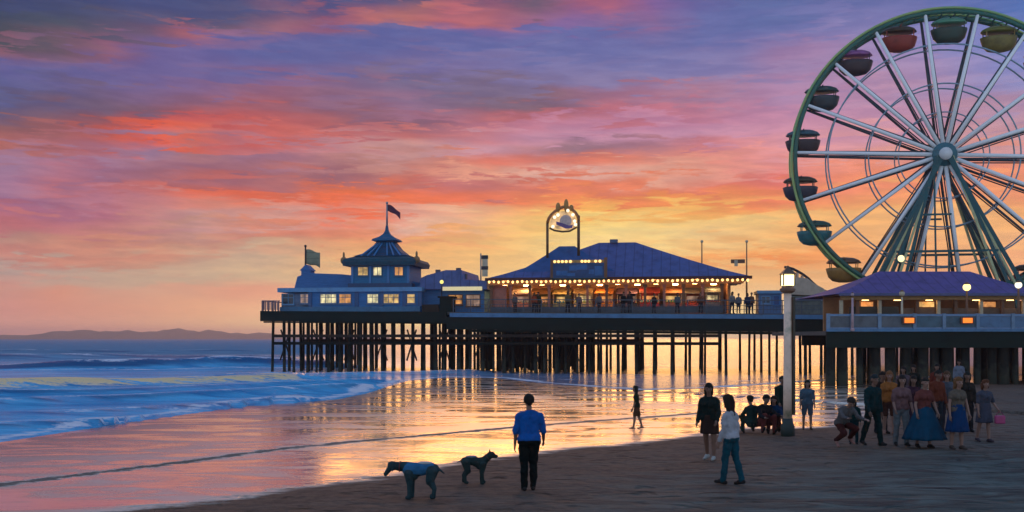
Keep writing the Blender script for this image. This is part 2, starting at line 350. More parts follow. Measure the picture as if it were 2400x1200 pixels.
# wispy light and dark strokes inside the clouds
st = SMOOTH(nz2.outputs['Fac'], .35, .68)
tint = MIX(st, (.86,.87,.93), (1.12,1.11,1.06))
acc = MIX(M('MULTIPLY', damp, .8), acc, MIX(1., acc, tint, 'MULTIPLY'))
# glow of the low sun behind the pier
ga = M('DIVIDE', M('SUBTRACT', az, SUN_AZ), .22); gl = M('EXPONENT', M('MULTIPLY', M('MULTIPLY', ga, ga), -1.))
ge = SMOOTH(el, .055, .0)
acc = MIX(1., acc, MIX(M('MULTIPLY', gl, ge), (0.,0.,0.), (GLOW*1.0, GLOW*.72, GLOW*.30)), 'ADD')
# overhead and behind: blue dusk, with the physical sky added
nish = N.new('ShaderNodeTexSky'); nish.sky_type = 'NISHITA'; nish.sun_disc = False
nish.sun_elevation = SUN_EL; nish.sun_rotation = SUN_AZ
dusk = MIX(SMOOTH(el, 0., 1.2), DUSK_LOW, DUSK_TOP)
dusk = MIX(1., dusk, MIX(1., nish.outputs[0], (.05,.05,.05), 'MULTIPLY'), 'ADD')
hi = SMOOTH(el, .34, .75)
side = SMOOTH(M('ABSOLUTE', az), .58, 1.5)
acc = MIX(hi, acc, dusk); acc = MIX(side, acc, dusk)
bg = N.new('ShaderNodeBackground'); L.new(acc, bg.inputs['Color']); bg.inputs['Strength'].default_value = 1.
wo = N.new('ShaderNodeOutputWorld'); L.new(bg.outputs[0], wo.inputs['Surface'])

sl = bpy.data.lights.new('sun', 'SUN'); sl.energy = SUN_E; sl.angle = R(SUN_A); sl.color = (1., .47, .13)
so = bpy.data.objects.new('sun', sl); C.objects.link(so)
sd = Vector((math.sin(SUN_AZ)*math.cos(SUN_EL), math.cos(SUN_AZ)*math.cos(SUN_EL), math.sin(SUN_EL)))
so.rotation_euler = sd.to_track_quat('Z', 'Y').to_euler(); so.location = (0, 0, 60)
# ------------------------------------------------------------------ beach and sea
def g0(x, y):
    D = F*EYE/(y-HZ); return ((x-1200)*D/F, D)
SHORE = [g0(*p) for p in [(-900,1140),(0,1034),(300,988),(560,952),(780,936),(850,922),(905,905),(950,892),(1050,884),(1170,886),(1280,899),(1500,915),(1700,908),(1900,894),(2100,886),(2400,879),(3300,868)]]
LINE = [g0(*p) for p in [(-500,1215),(0,1140),(220,1112),(440,1085),(660,1055),(840,1038),(1000,1024),(1130,1012),(1300,998),(1450,987),(1580,978),(1690,968)]]
DRY = [g0(*p) for p in [(-400,1330),(0,1255),(320,1197),(500,1180),(690,1153),(850,1130),(940,1118),(1090,1086),(1200,1076),(1320,1060),(1460,1048),(1590,1034),(1680,1018),(1760,1010),(1850,1012),(1960,1006),(2040,975),(2150,935),(2280,902),(2400,893),(3300,880)]]
def sdist(P, line):
    """signed distance of points P (n,2) to a polyline that runs left to right; positive on the camera's side"""
    best = np.full(len(P), 1e9); sg = np.ones(len(P))
    for (ax, ay), (bx, by) in zip(line, line[1:]):
        d = np.array([bx-ax, by-ay]); l2 = d@d
        q = P-np.array([ax, ay]); t = np.clip((q@d)/l2, 0, 1)
        r = q-t[:,None]*d; dd = np.hypot(r[:,0], r[:,1])
        s = np.sign(d[1]*q[:,0]-d[0]*q[:,1]); s[s == 0] = 1
        m = dd < best-1e-9
        best[m] = dd[m]; sg[m] = s[m]
    return best*sg
def fbm(x, y, seed=0, octs=4, base=1.):
    rs = np.random.RandomState(seed); out = np.zeros_like(x); a = 1.
    for o in range(octs):
        for k in range(5):
            th = rs.rand()*2*PI; ph = rs.rand()*2*PI; f = base*2**o*(.7+.6*rs.rand())
            out += a*np.sin(f*(x*math.cos(th)+y*math.sin(th))+ph)/5
        a *= .5
    return out
def sand_z(P):
    ds = sdist(P, SHORE); dd = sdist(P, DRY)
    z = np.where(ds > 0, .004*np.minimum(ds, 40), np.maximum(-1.6, .03*ds))
    s = np.clip((dd+.6)/2.2, 0, 1); s = s*s*(3-2*s)
    z = z + .05*s + s*(.018*fbm(P[:,0], P[:,1], 3, 4, 1.3) + .02*fbm(P[:,0]*.6, P[:,1]*1.5, 8, 4, 3.1))
    return z, ds, dd
def zat(X, Y): return float(sand_z(np.array([[X, Y]]))[0][0])
def ground(x, y):
    """where the beach lies under frame point (x, y)"""
    D = F*EYE/(y-HZ)
    for _ in range(6):
        X = (x-1200)*D/F; z = zat(X, D); D = F*(EYE-z)/(y-HZ)
    X = (x-1200)*D/F
    return Vector((X, D, zat(X, D)))
def fan(ys, xs):
    P = []
    for D in ys:
        for t in xs: P.append((t*D, D))
    P = np.array(P); ny, nx = len(ys), len(xs)
    fs = [(i*nx+j, i*nx+j+1, (i+1)*nx+j+1, (i+1)*nx+j) for i in range(ny-1) for j in range(nx-1)]
    return P, fs
def sheet(name, P, z, fs, m, attrs, kind='structure'):
    me = bpy.data.meshes.new(name)
    me.from_pydata([(float(a), float(b), float(c)) for (a, b), c in zip(P, z)], [], fs)
    me.polygons.foreach_set('use_smooth', [True]*len(me.polygons))
    for k, v in attrs.items():
        at_ = me.attributes.new(k, 'FLOAT', 'POINT'); at_.data.foreach_set('value', np.asarray(v, dtype=np.float32))
    me.update(); o = bpy.data.objects.new(name, me); C.objects.link(o); me.materials.append(m)
    o['kind'] = kind; return o

class NT:
    """small helper for node graphs"""
    def __init__(self, name):
        self.m = bpy.data.materials.new(name); self.m.use_nodes = True
        self.nt = self.m.node_tree; self.N = self.nt.nodes; self.L = self.nt.links; self.b = self.N['Principled BSDF']
    def put(self, s, v):
        if isinstance(v, (int, float)): s.default_value = v
        elif isinstance(v, tuple): s.default_value = (*v, 1) if len(v) == 3 and len(s.default_value) == 4 else v
        else: self.L.new(v, s)
    def attr(self, n):
        a = self.N.new('ShaderNodeAttribute'); a.attribute_name = n; return a.outputs['Fac']
    def pos(self, scale=(1,1,1), rot=0.):
        g = self.N.new('ShaderNodeNewGeometry'); mp = self.N.new('ShaderNodeMapping'); mp.inputs['Scale'].default_value = scale; mp.inputs['Rotation'].default_value = (0,0,rot)
        self.L.new(g.outputs['Position'], mp.inputs[0]); return mp.outputs[0]
    def noise(self, vec, scale, detail=5, rough=.55, dist=0.):
        n = self.N.new('ShaderNodeTexNoise'); n.inputs['Scale'].default_value = scale; n.inputs['Detail'].default_value = detail
        n.inputs['Roughness'].default_value = rough; n.inputs['Distortion'].default_value = dist; self.L.new(vec, n.inputs['Vector']); return n.outputs['Fac']
    def math(self, op, a, b=None, c=None, clamp=False):
        n = self.N.new('ShaderNodeMath'); n.operation = op; n.use_clamp = clamp
        for i, v in enumerate((a, b, c)):
            if v is not None: self.put(n.inputs[i], v)
        return n.outputs[0]
    def step(self, v, a, b, o0=0., o1=1.):
        n = self.N.new('ShaderNodeMapRange'); n.interpolation_type = 'SMOOTHSTEP'; self.put(n.inputs[0], v)
        for i, q in zip((1,2,3,4), (a, b, o0, o1)): self.put(n.inputs[i], q)
        return n.outputs[0]
    def mix(self, f, a, b):
        n = self.N.new('ShaderNodeMix'); n.data_type = 'RGBA'
        self.put(n.inputs[0], f); self.put(n.inputs[6], a); self.put(n.inputs[7], b); return n.outputs[2]
    def mixf(self, f, a, b):
        n = self.N.new('ShaderNodeMix'); n.data_type = 'FLOAT'
        self.put(n.inputs[0], f); self.put(n.inputs[2], a); self.put(n.inputs[3], b); return n.outputs[0]
    def bump(self, h, strength, dist, normal=None):
        n = self.N.new('ShaderNodeBump'); self.put(n.inputs['Strength'], strength); n.inputs['Distance'].default_value = dist
        self.put(n.inputs['Height'], h)
        if normal is not None: self.L.new(normal, n.inputs['Normal'])
        return n.outputs[0]

# --- beach: dry, trodden sand above a wet, shining strand, in one sheet
k = NT('beach_sand')
p = k.pos(); ps = k.pos((.6, 1.7, 1), R(-16)); pt = k.pos((.4, 1.2, 1), R(-24))
big = k.noise(p, .35, 6, .6); strk = k.noise(ps, 1.1, 6, .6, .5); fine = k.noise(p, 38, 4, .6); track = k.noise(pt, 1.6, 4, .55, .8); lump = k.noise(p, 5.5, 4, .6)
dd = k.math('ADD', k.attr('d_dry'), k.math('ADD', k.math('MULTIPLY', k.math('SUBTRACT', strk, .5), 2.2), k.math('MULTIPLY', k.math('SUBTRACT', lump, .5), .9)))
dry = k.step(dd, -.5, .5)
dry2 = k.step(k.math('ADD', dd, k.math('MULTIPLY', k.math('SUBTRACT', big, .5), 9.)), -.2, 10.5)
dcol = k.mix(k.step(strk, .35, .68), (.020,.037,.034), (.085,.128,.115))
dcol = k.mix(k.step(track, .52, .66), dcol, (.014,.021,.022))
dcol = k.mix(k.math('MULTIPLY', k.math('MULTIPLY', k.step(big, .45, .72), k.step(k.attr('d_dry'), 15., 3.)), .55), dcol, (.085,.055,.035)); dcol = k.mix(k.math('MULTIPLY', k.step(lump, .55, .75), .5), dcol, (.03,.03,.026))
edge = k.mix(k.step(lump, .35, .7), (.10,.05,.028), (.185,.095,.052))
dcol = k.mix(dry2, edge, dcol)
wcol = k.mix(k.step(big, .3, .7), (.92,.76,.58), (.99,.87,.70))
dl = k.math('ABSOLUTE', k.math('ADD', k.attr('d_line'), k.math('MULTIPLY', k.math('SUBTRACT', k.mixf(.5, lump, strk), .5), 1.3)))
line = k.math('MULTIPLY', k.step(dl, .10, .34, 1., 0.), k.math('SUBTRACT', 1., dry))
seaw = k.math('ADD', k.attr('d_sea'), k.math('MULTIPLY', k.math('SUBTRACT', strk, .5), 3.))
under = k.step(seaw, 0., 9., 1., 0.)
wcol = k.mix(under, wcol, (.55,.38,.30))
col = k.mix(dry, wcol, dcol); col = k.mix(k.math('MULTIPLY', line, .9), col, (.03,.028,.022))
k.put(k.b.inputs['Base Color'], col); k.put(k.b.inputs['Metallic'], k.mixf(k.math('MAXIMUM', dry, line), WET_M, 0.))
film = k.step(k.noise(ps, .5, 5, .6, 1.), .38, .62)
wr = k.mixf(film, WET_R0, WET_R1)
k.put(k.b.inputs['Roughness'], k.mixf(k.math('MAXIMUM', dry, line), wr, .85))
k.put(k.b.inputs['Specular IOR Level'], k.mixf(k.math('MAXIMUM', dry, line), 1., .2)); k.b.inputs['IOR'].default_value = 1.8
vo = k.N.new('ShaderNodeTexVoronoi'); vo.feature = 'SMOOTH_F1'; vo.inputs['Scale'].default_value = 1.5; vo.inputs['Smoothness'].default_value = .35; vo.inputs['Randomness'].default_value = 1.
wp = k.N.new('ShaderNodeVectorMath'); wp.operation = 'ADD'; k.L.new(p, wp.inputs[0]); wn = k.N.new('ShaderNodeTexNoise'); wn.inputs['Scale'].default_value = 1.3; k.L.new(p, wn.inputs['Vector']); k.L.new(wn.outputs['Color'], wp.inputs[1]); k.L.new(wp.outputs[0], vo.inputs['Vector'])
foot = k.step(vo.outputs['Distance'], .06, .42)
h = k.math('ADD', k.math('MULTIPLY', k.math('ADD', track, k.math('MULTIPLY', foot, 1.1)), 1.2), k.math('ADD', k.math('MULTIPLY', lump, .5), k.math('MULTIPLY', fine, .12)))
nb = k.bump(h, k.mixf(dry, .0, 1.), .14)
rip = k.noise(k.pos((.8, 3.2, 1), R(-11)), 2.2, 4, .55, .3)
nb = k.bump(rip, k.mixf(dry, .16, .0), .015, nb)
k.L.new(nb, k.b.inputs['Normal'])
NY = 190
ysb = [F*EYE/q for q in np.concatenate([np.linspace(1400, 420, 40)[:-1], np.linspace(420, 60, 150), np.linspace(56, 20, 14)])]
xsb = np.linspace(-.95, .95, 380)
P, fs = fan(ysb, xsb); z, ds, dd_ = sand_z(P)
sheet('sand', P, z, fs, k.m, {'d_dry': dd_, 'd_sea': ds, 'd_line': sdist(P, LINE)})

# --- sea
RIDGES = [  # crest line in the frame, height, width, foam
    ([(-900,872),(0,864),(300,863),(500,860),(640,859),(760,862)], .95, 2.2, 1.0, 'break'),
    ([(-900,925),(0,907),(300,901),(600,893),(660,891)], .40, 1.5, 1.0, 'foam'),
    ([(560,890),(700,884),(830,880),(960,878),(1100,876)], .25, 1.5, .9, 'wash'),
    ([(-900,975),(0,948),(250,940),(600,927),(830,914)], .34, 1.0, .62, 'swell'),
    ([(-900,1035),(0,1004),(300,993),(560,977),(760,945)], .22, .8, .6, 'swell'),
    ([(-900,950),(0,926),(300,919),(600,908),(860,898)], .26, .9, .6, 'swell'),
    ([(-900,1005),(0,976),(300,966),(560,952),(700,936)], .18, .8, .55, 'swell'),
    ([(-900,848),(0,842),(400,840),(620,842)], .55, 3.5, .8, 'swell'),
    ([(-900,830),(0,826),(300,825),(600,826)], .5, 5.0, .5, 'swell'),
]
q = np.concatenate([np.linspace(420, 150, 60)[:-1], np.linspace(150, 20, 150)[:-1], np.linspace(20, 6, 30)[:-1], np.array([6,4.5,3.2,2.2,1.4])])
ysb = [F*EYE/v for v in q]; xsb = np.linspace(-1.0, 1.0, 400)
P, fs = fan(ysb, xsb); ds = sdist(P, SHORE); off = -ds
fade = np.clip(off/14, 0, 1); far = np.clip(1-(P[:,1]-90)/250, .25, 1)
z = .07*fade*far*fbm(P[:,0]*.45, P[:,1], 11, 4, .55)
foam = np.zeros(len(P)); fac_ = np.zeros(len(P)); sunset_tint = np.zeros(len(P))
wob = 1.1*fbm(P[:,0], P[:,1]*.3, 21, 4, .16)
for pts, h, wd, fo, typ in RIDGES:
    ln = [g0(*p_) for p_ in pts]
    d = sdist(P, ln) + wob*wd*.35
    xe = ln[-1][0]; tail = np.clip((xe-P[:,0])/6+1, 0, 1)
    if typ == 'wash': tail = tail*np.clip((P[:,0]-ln[0][0])/6+1, 0, 1)
    hh = h*(.75+.35*fbm(P[:,0], P[:,1]*.1, 31, 3, .25))
    face = np.where(d > 0, np.exp(-(d/wd)**2), np.exp(-(d/(wd*2.6))**2))
    z += 1.35*hh*face*tail
    if typ == 'break': fm = np.maximum(np.exp(-((d+wd*.25)/(wd*.55))**2), .62*np.exp(-((d-wd*2.2)/(wd*.8))**2))
    elif typ == 'foam': fm = np.exp(-((d-.6)/(wd*1.6))**2)*.95
    else: fm = np.exp(-((d+wd*.2)/(wd*.5))**2)
    foam = np.maximum(foam, fo*fm*tail)
    fac_ = np.maximum(fac_, tail*np.exp(-((d-wd*.55)/(wd*.75))**2)*{'break':1.2,'foam':.0,'wash':.0,'swell':.75}[typ])
    if typ == 'foam': sunset_tint = np.exp(-((d-.6)/(wd*1.6))**2)*tail  # this band is tinted as if lit by the sunset
edge = np.exp(-((off-.55)/.55)**2)*.95 + .35*np.exp(-((off-3.6)/.5)**2)
foam = np.maximum(foam, edge)
z = np.where(off > 0, z, -.004*0 - .25*np.minimum(-off, 4)*.2)
z = z + .012
k = NT('sea_water')
pw = k.pos((.32, 1.25, 1), R(-9)); n1 = k.noise(pw, .9, 6, .62, .6); n2 = k.noise(k.pos((1, 2.6, 1), R(-7)), 3.2, 5, .6); n3 = k.noise(k.pos((.12, .7, 1), R(-6)), 1.0, 5, .6, .5)
cv = k.step(n3, .32, .68)
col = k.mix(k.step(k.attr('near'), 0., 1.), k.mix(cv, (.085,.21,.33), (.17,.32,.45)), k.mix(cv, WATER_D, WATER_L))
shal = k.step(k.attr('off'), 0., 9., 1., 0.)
col = k.mix(k.math('MULTIPLY', k.math('MULTIPLY', shal, k.step(k.attr('sunward'), 0., 1.)), .6), col, (.20,.24,.34))
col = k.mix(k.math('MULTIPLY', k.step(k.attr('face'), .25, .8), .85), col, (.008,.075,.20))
col = k.mix(k.math('MULTIPLY', k.step(k.attr('sunward'), 0., 1.), .8), col, (.16,.13,.17))  # reflected sunset put into the water colour on the sun's side
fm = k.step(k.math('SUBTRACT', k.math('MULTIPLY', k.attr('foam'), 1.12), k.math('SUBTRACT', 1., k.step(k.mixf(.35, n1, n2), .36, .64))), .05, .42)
col = k.mix(fm, col, k.mix(k.attr('cream'), (.74,.74,.80), (1.,.70,.36)))  # cream: sunset light painted into the colour of one foam band
k.put(k.b.inputs['Base Color'], col)
k.put(k.b.inputs['Roughness'], k.mixf(fm, .16, .75)); k.put(k.b.inputs['IOR'], 1.33)
sunward = k.step(k.attr('sunward'), 0., 1.)
k.put(k.b.inputs['Specular IOR Level'], k.math('MULTIPLY', k.mixf(sunward, SEA_SPEC, SEA_SUNWARD), k.math('MAXIMUM', sunward, k.step(k.attr('near'), 0., 1.))))
h = k.math('ADD', n1, k.math('MULTIPLY', n2, .25))
k.L.new(k.bump(h, .85, .35), k.b.inputs['Normal'])
sheet('sea', P, z, fs, k.m, {'foam': foam, 'face': fac_*(.8+.5*fbm(P[:,0]*.4, P[:,1]*.2, 77, 4, .5)), 'cream': sunset_tint, 'off': off, 'near': np.clip((F*EYE/P[:,1]-38)/40, 0, 1), 'sunward': np.clip((P[:,0]/P[:,1]+.16)/.22, 0, 1)})

# --- far hills across the bay
def hills(name, pts, D, depth, col):
    rs = random.Random(5); xs = np.linspace(pts[0][0], pts[-1][0], 90)
    vs, fs = [], []
    for x in xs:
        for (a, ya), (b_, yb) in zip(pts, pts[1:]):
            if a <= x <= b_: y = ya+(yb-ya)*(x-a)/(b_-a)
        hgt = max(2., EYE+(HZ-y)*D/F + rs.uniform(-3, 3))
        X = (x-1200)*D/F
        for t in (0, .25, .5, .75, 1.): vs.append((X*(1+.1*t), D+depth*t*2, hgt*math.sin(PI*t)**.8+(rs.uniform(-3, 3) if 0 < t < 1 else -3)))
    for i in range(len(xs)-1):
        for j in range(4): a = i*5+j; fs.append((a, a+1, a+6, a+5))
    mb = MB(); mb.add(vs, fs, True); o = mb.build(name, col); o['kind'] = 'structure'; return o
hm = mat('hill_scrub', (.16,.13,.10), .9, var=.3, scale=.02)
hills('hills', [(-700,775),(-200,784),(30,785),(60,779),(130,774),(270,771),(330,777),(370,769),(420,775),(520,779),(600,782),(700,786),(900,790)], 2300, 240, hm)
# ------------------------------------------------------------------ materials of the built things
def stain(m):
    """pale barnacle and weed crust round the foot of a pile, worn streaks above"""
    nt = m.node_tree; N = nt.nodes; L = nt.links; b = N['Principled BSDF']; src = b.inputs['Base Color'].links[0].from_socket
    g = N.new('ShaderNodeNewGeometry'); sx = N.new('ShaderNodeSeparateXYZ'); L.new(g.outputs['Position'], sx.inputs[0])
    nz = N.new('ShaderNodeTexNoise'); nz.inputs['Scale'].default_value = 2.6; nz.inputs['Detail'].default_value = 5; L.new(g.outputs['Position'], nz.inputs['Vector'])
    a = N.new('ShaderNodeMath'); a.operation = 'MULTIPLY_ADD'; L.new(nz.outputs['Fac'], a.inputs[0]); a.inputs[1].default_value = -2.6; L.new(sx.outputs[2], a.inputs[2])
    r = N.new('ShaderNodeMapRange'); L.new(a.outputs[0], r.inputs['Value']); r.inputs['From Min'].default_value = .1; r.inputs['From Max'].default_value = -.6; r.inputs['To Max'].default_value = .8
    mx = N.new('ShaderNodeMix'); mx.data_type = 'RGBA'; L.new(r.outputs[0], mx.inputs[0]); L.new(src, mx.inputs[6]); mx.inputs[7].default_value = (.05,.055,.04,1); L.new(mx.outputs[2], b.inputs['Base Color'])
    return m
pile_timber = stain(mat('pile_timber', (.011,.014,.011), .8, spec=.2, var=.5, scale=1.4, bump=.5, stretch=(3,3,.5)))
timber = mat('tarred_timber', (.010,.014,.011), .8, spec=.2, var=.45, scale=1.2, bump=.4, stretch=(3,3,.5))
timber2 = mat('wet_timber', (.026,.017,.011), .65, spec=.3, var=.5, scale=1.5, bump=.4, stretch=(3,3,.5))
green_fascia = mat('dark_green_fascia', (.005,.017,.014), .7, spec=.2, var=.35, scale=.6, bump=.2, stretch=(1,1,4))
blue_edge = mat('blue_painted_steel', (.07,.19,.34), .5, var=.3, scale=2.)
plank = mat('deck_planks', (.10,.085,.07), .8, var=.4, scale=2.5, bump=.3, stretch=(6,.4,1))
navy_wall = mat('blue_boards', (.055,.185,.40), .65, spec=.2, var=.22, scale=1.1, bump=.25, stretch=(.6,.6,5))
pale_blue = mat('pale_blue_paint', (.12,.28,.46), .55, var=.25, scale=1.6)
grey_blue = mat('weathered_blue_boards', (.12,.19,.29), .65, var=.3, scale=1.3, bump=.25, stretch=(.6,.6,5))
teal_roof = seam_mat('teal_slate_roof', (.012,.075,.15), 'Z', .5, .45)
navy_roof = seam_mat('blue_sheet_roof', (.072,.105,.265), 'X', .42, .5)
slate_roof = seam_mat('slate_blue_roof', (.10,.14,.30), 'X', .42, .55)
violet_roof = seam_mat('violet_sheet_roof', (.105,.08,.235), 'X', .42, .5)
trim_red = mat('dark_red_trim', (.07,.012,.01), .6, var=.3)
brown_trim = mat('brown_trim', (.17,.075,.035), .6, var=.3, scale=2)
cream = mat('cream_paint', (.55,.45,.30), .6, var=.2)
rose_wall = mat('rose_plaster', (.38,.15,.11), .7, var=.25)
warm_wall = mat('warm_boards', (.45,.22,.10), .7, var=.3, scale=1.5)
white_paint = mat('white_paint', (.72,.72,.70), .45, var=.12, scale=2)
steel = mat('grey_steel', (.28,.29,.31), .4, .5, var=.2)
dark_steel = mat('dark_steel', (.03,.03,.035), .5, .4, var=.3)
win_gold = glow('gold_window_light', (1., .60, .20), .62, .6, 1.6)
win_pale = glow('pale_window_light', (1., .82, .42), .75, .6, 1.8)
win_orange = glow('orange_window_light', (1., .42, .12), .6, .6, 1.6)
win_dim = glow('dim_window_light', (.75, .45, .30), .35, .6, 1.5)
glass = mat('dark_glass', (.03,.05,.08), .12, .0, .6, var=.3, scale=.8)
bulb_m = glow('bulb_light', (1., .55, .18), 2.6)
lantern_m = glow('lantern_light', (1., .80, .34), 3.4)

# ------------------------------------------------------------------ the long pier
WID = 15.
u0, u1, u2 = U(612), U(1056), U(1985)
uend = 62.
zt = DECK
pier = thing('pier', 'long dark timber pier on closely set piles running out over the surf', 'pier', (0,0,0), frame='pier')
def tilt(mb, z0=0.):
    """lowers everything built at deck level 0 by the fall of the deck"""
    mb.v = [(a, b, c+DECK(a)) for a, b, c in mb.v]; return mb
m = MB()
for a, b_ in ((u0, 0), (0, u2), (u2, uend)):
    m.span(a, b_, 0, WID if b_ != uend else 30, -.22, 0.)
tilt(m).build('deck', plank, pier)
m = MB(); m.span(u0, u1-.3, -.22, -.01, -.85, .0)
m.span(u0+.25, u1-.3, -.1, .1, -.98, -.86)
tilt(m).build('fascia', green_fascia, pier)
m = MB(); m.span(u1-.3, u2, -.25, -.02, -1.42, -.42); m.span(u1+1.5, u2, -.06, .2, -1.62, -1.425); tilt(m).build('fascia', green_fascia, pier)
m = MB(); m.span(u1, u2, -.34, -.03, -.415, -.08); tilt(m).build('edge_strip', blue_edge, pier)
m = MB()
for v in (1.5, 5, 8.5, 12, 14.7): m.span(u0+.3, u2, v-.16, v+.16, -.75, -.225)
tilt(m).build('girder', timber, pier)
# walers and bracing that tie the piles together
for zz in (3.07, 2.45):
    MB().span(U(640), U(1690), -.16, .02, zz-.12, zz+.12).build('waler', timber2 if zz > 3 else timber, pier)
for v in (5.2, 10.2):
    MB().span(U(660), U(1500), v-.1, v+.1, 2.5, 2.8).build('waler', timber2, pier)
# piles: bents across the pier, denser towards the head
pile_mesh = None
random.seed(11)
bents = []
u = U(640)
while u < U(1400):
    bents.append(u); u += random.uniform(.8, 1.05)
while u < uend-8:
    bents.append(u); u += random.uniform(1.0, 1.7)
def pile_mb(L_, r):
    return MB().tube([(0,0,-L_), (0,0,-L_*.6), (0,0,-L_*.2), (0,0,0)], [r*1.12, r*1.03, r*.98, r], 8)
pm = [bpy.data.meshes.new('x')]*0
variants = []
for r in (.095, .115, .13, .17):
    me = pile_mb(6.6, r).mesh('piling'); me.materials.append(pile_timber); variants.append(me)
front, rest = [], MB()
for bu in bents:
    for row, v in enumerate((-.02, 3.4, 6.8, 10.4, 14.0)):
        if bu > U(1380) and row in (1, 3) and random.random() < .72: continue
        if bu > U(1640) and row in (2, 4) and random.random() < .6: continue
        uu = bu + random.uniform(-.12, .12)
        if row == 0 and len(front) < 76 or (row == 1 and len(front) < 100):
            o = bpy.data.objects.new('piling', random.choice(variants if row == 0 else variants[:3])); C.objects.link(o); o.parent = pier
            o.location = (uu, v+.3, DECK(uu)-.8); o.rotation_euler = (random.uniform(-.012,.012), random.uniform(-.02,.02), random.random()*6)
            front.append(o)
        else:
            t = DECK(uu)-.8
            rest.tube([(uu+random.uniform(-.05,.05), v+.3, -1.7), (uu, v+.3, t)], [.13, .10], 7)
o = rest.build('piling', pile_timber, pier); o['kind'] = 'stuff'
# cross braces and a boarded-in stretch under the middle of the pier
for a, b_ in zip(bents[::3], bents[1::3]):
    if a > U(1400): break
    MB().bar((a, 1.6, 1.0), (b_, 1.6, 3.6), .12, .1).build('brace', timber2, pier); MB().bar((b_, 1.75, 1.0), (a, 1.75, 3.6), .12, .1).build('brace', timber2, pier)
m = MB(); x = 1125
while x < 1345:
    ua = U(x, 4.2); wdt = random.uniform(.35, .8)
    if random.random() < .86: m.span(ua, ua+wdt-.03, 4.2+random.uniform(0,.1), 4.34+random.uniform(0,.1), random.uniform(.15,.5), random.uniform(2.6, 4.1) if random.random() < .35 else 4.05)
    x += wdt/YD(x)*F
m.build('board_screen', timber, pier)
# railing along the open front of the deck
m = MB(); pp = []
ur = U(1062)
while ur < U(1935):
    pp.append(ur); ur += 1.45
for a in pp: m.span(a-.035, a+.035, .05, .12, 0, 1.0)
m.span(pp[0], pp[-1], .04, .14, 1.0, 1.07)
for h in (.3, .62): m.span(pp[0], pp[-1], .07, .10, h, h+.04)
x = pp[0]
while x < pp[-1]:
    m.span(x-.012, x+.012, .075, .095, .08, .62); x += .24
tilt(m).build('railing', mat('railing_paint', (.06,.085,.11), .5, var=.3), pier)
m = MB()
for a in np.linspace(u0+.05, U(655)-.1, 6): m.span(a-.04, a+.04, .05, .13, 0, .82)
m.span(u0+.02, U(655), .04, .14, .82, .9)
a = u0+.1
while a < U(655): m.span(a-.03, a+.03, .07, .11, .1, .8); a += .13
for v in np.linspace(.3, 8, 8): m.span(u0+.02, u0+.1, v-.04, v+.04, 0, .82)
m.span(u0+.01, u0+.11, .2, 8, .82, .9)
tilt(m).build('railing', mat('faded_red_railing', (.26,.15,.16), .6, var=.3), pier)

# ------------------------------------------------------------------ helpers for buildings in the pier's frame
class Fr:
    """frame pixels -> pier coordinates on the plane v"""
    def __init__(s, v): s.v = v
    def u(s, x): return U(x, s.v)
    def z(s, y, x): return ZZ(y, x, s.v)
def wall_px(mb, v, x0, x1, y0, y1, d=.2, xr=None):
    xr = xr or (x0+x1)/2
    return mb.span(U(x0, v), U(x1, v), v, v+d, ZZ(y1, xr, v), ZZ(y0, xr, v))
def window(parent, v, x0, x1, y0, y1, pane_m, frame_m, bars=1, trans=True):
    xr = (x0+x1)/2; a, b_, z0, z1 = U(x0, v), U(x1, v), ZZ(y1, xr, v), ZZ(y0, xr, v)
    f = MB(); t = .07
    f.span(a, b_, v-.06, v-.003, z0, z0+t); f.span(a, b_, v-.06, v-.003, z1-t, z1)
    f.span(a, a+t, v-.06, v-.003, z0+t, z1-t); f.span(b_-t, b_, v-.06, v-.003, z0+t, z1-t)
    for i in range(bars):
        c = a+(b_-a)*(i+1)/(bars+1); f.span(c-.025, c+.025, v-.05, v-.003, z0+t, z1-t)
    if trans:
        c = z0+(z1-z0)*.62; f.span(a+t, b_-t, v-.045, v-.004, c-.02, c+.02)
    f.span(a-.05, b_+.05, v-.12, v-.004, z0-.07, z0-.002)
    w_ = f.build('window', frame_m, parent)
    MB().span(a+t*.5, b_-t*.5, v-.03, v-.006, z0+t*.5, z1-t*.5).build('pane', pane_m, w_)
    return w_
def hip(mb, u0_, u1_, v0_, v1_, z0, ru0, ru1, rv, z1, flare=.0, n=6):
    """hipped roof with a slight bell-cast: eaves rectangle to a ridge"""
    rings = []
    for i in range(n+1):
        t = i/n; zz = z0+(z1-z0)*(t**(1+flare))
        rings.append([(u0_+(ru0-u0_)*t, v0_+(rv-v0_)*t, zz), (u1_+(ru1-u1_)*t, v0_+(rv-v0_)*t, zz), (u1_+(ru1-u1_)*t, v1_+(rv-v1_)*t, zz), (u0_+(ru0-u0_)*t, v1_+(rv-v1_)*t, zz)])
    vs = [p for r in rings for p in r]; fs = []
    for i in range(n):
        for j in range(4): fs.append((i*4+j, i*4+(j+1)%4, i*4+4+(j+1)%4, i*4+4+j))
    fs.append((3,2,1,0)); fs.append(tuple(n*4+j for j in range(4)))
    mb.add(vs, fs); return mb

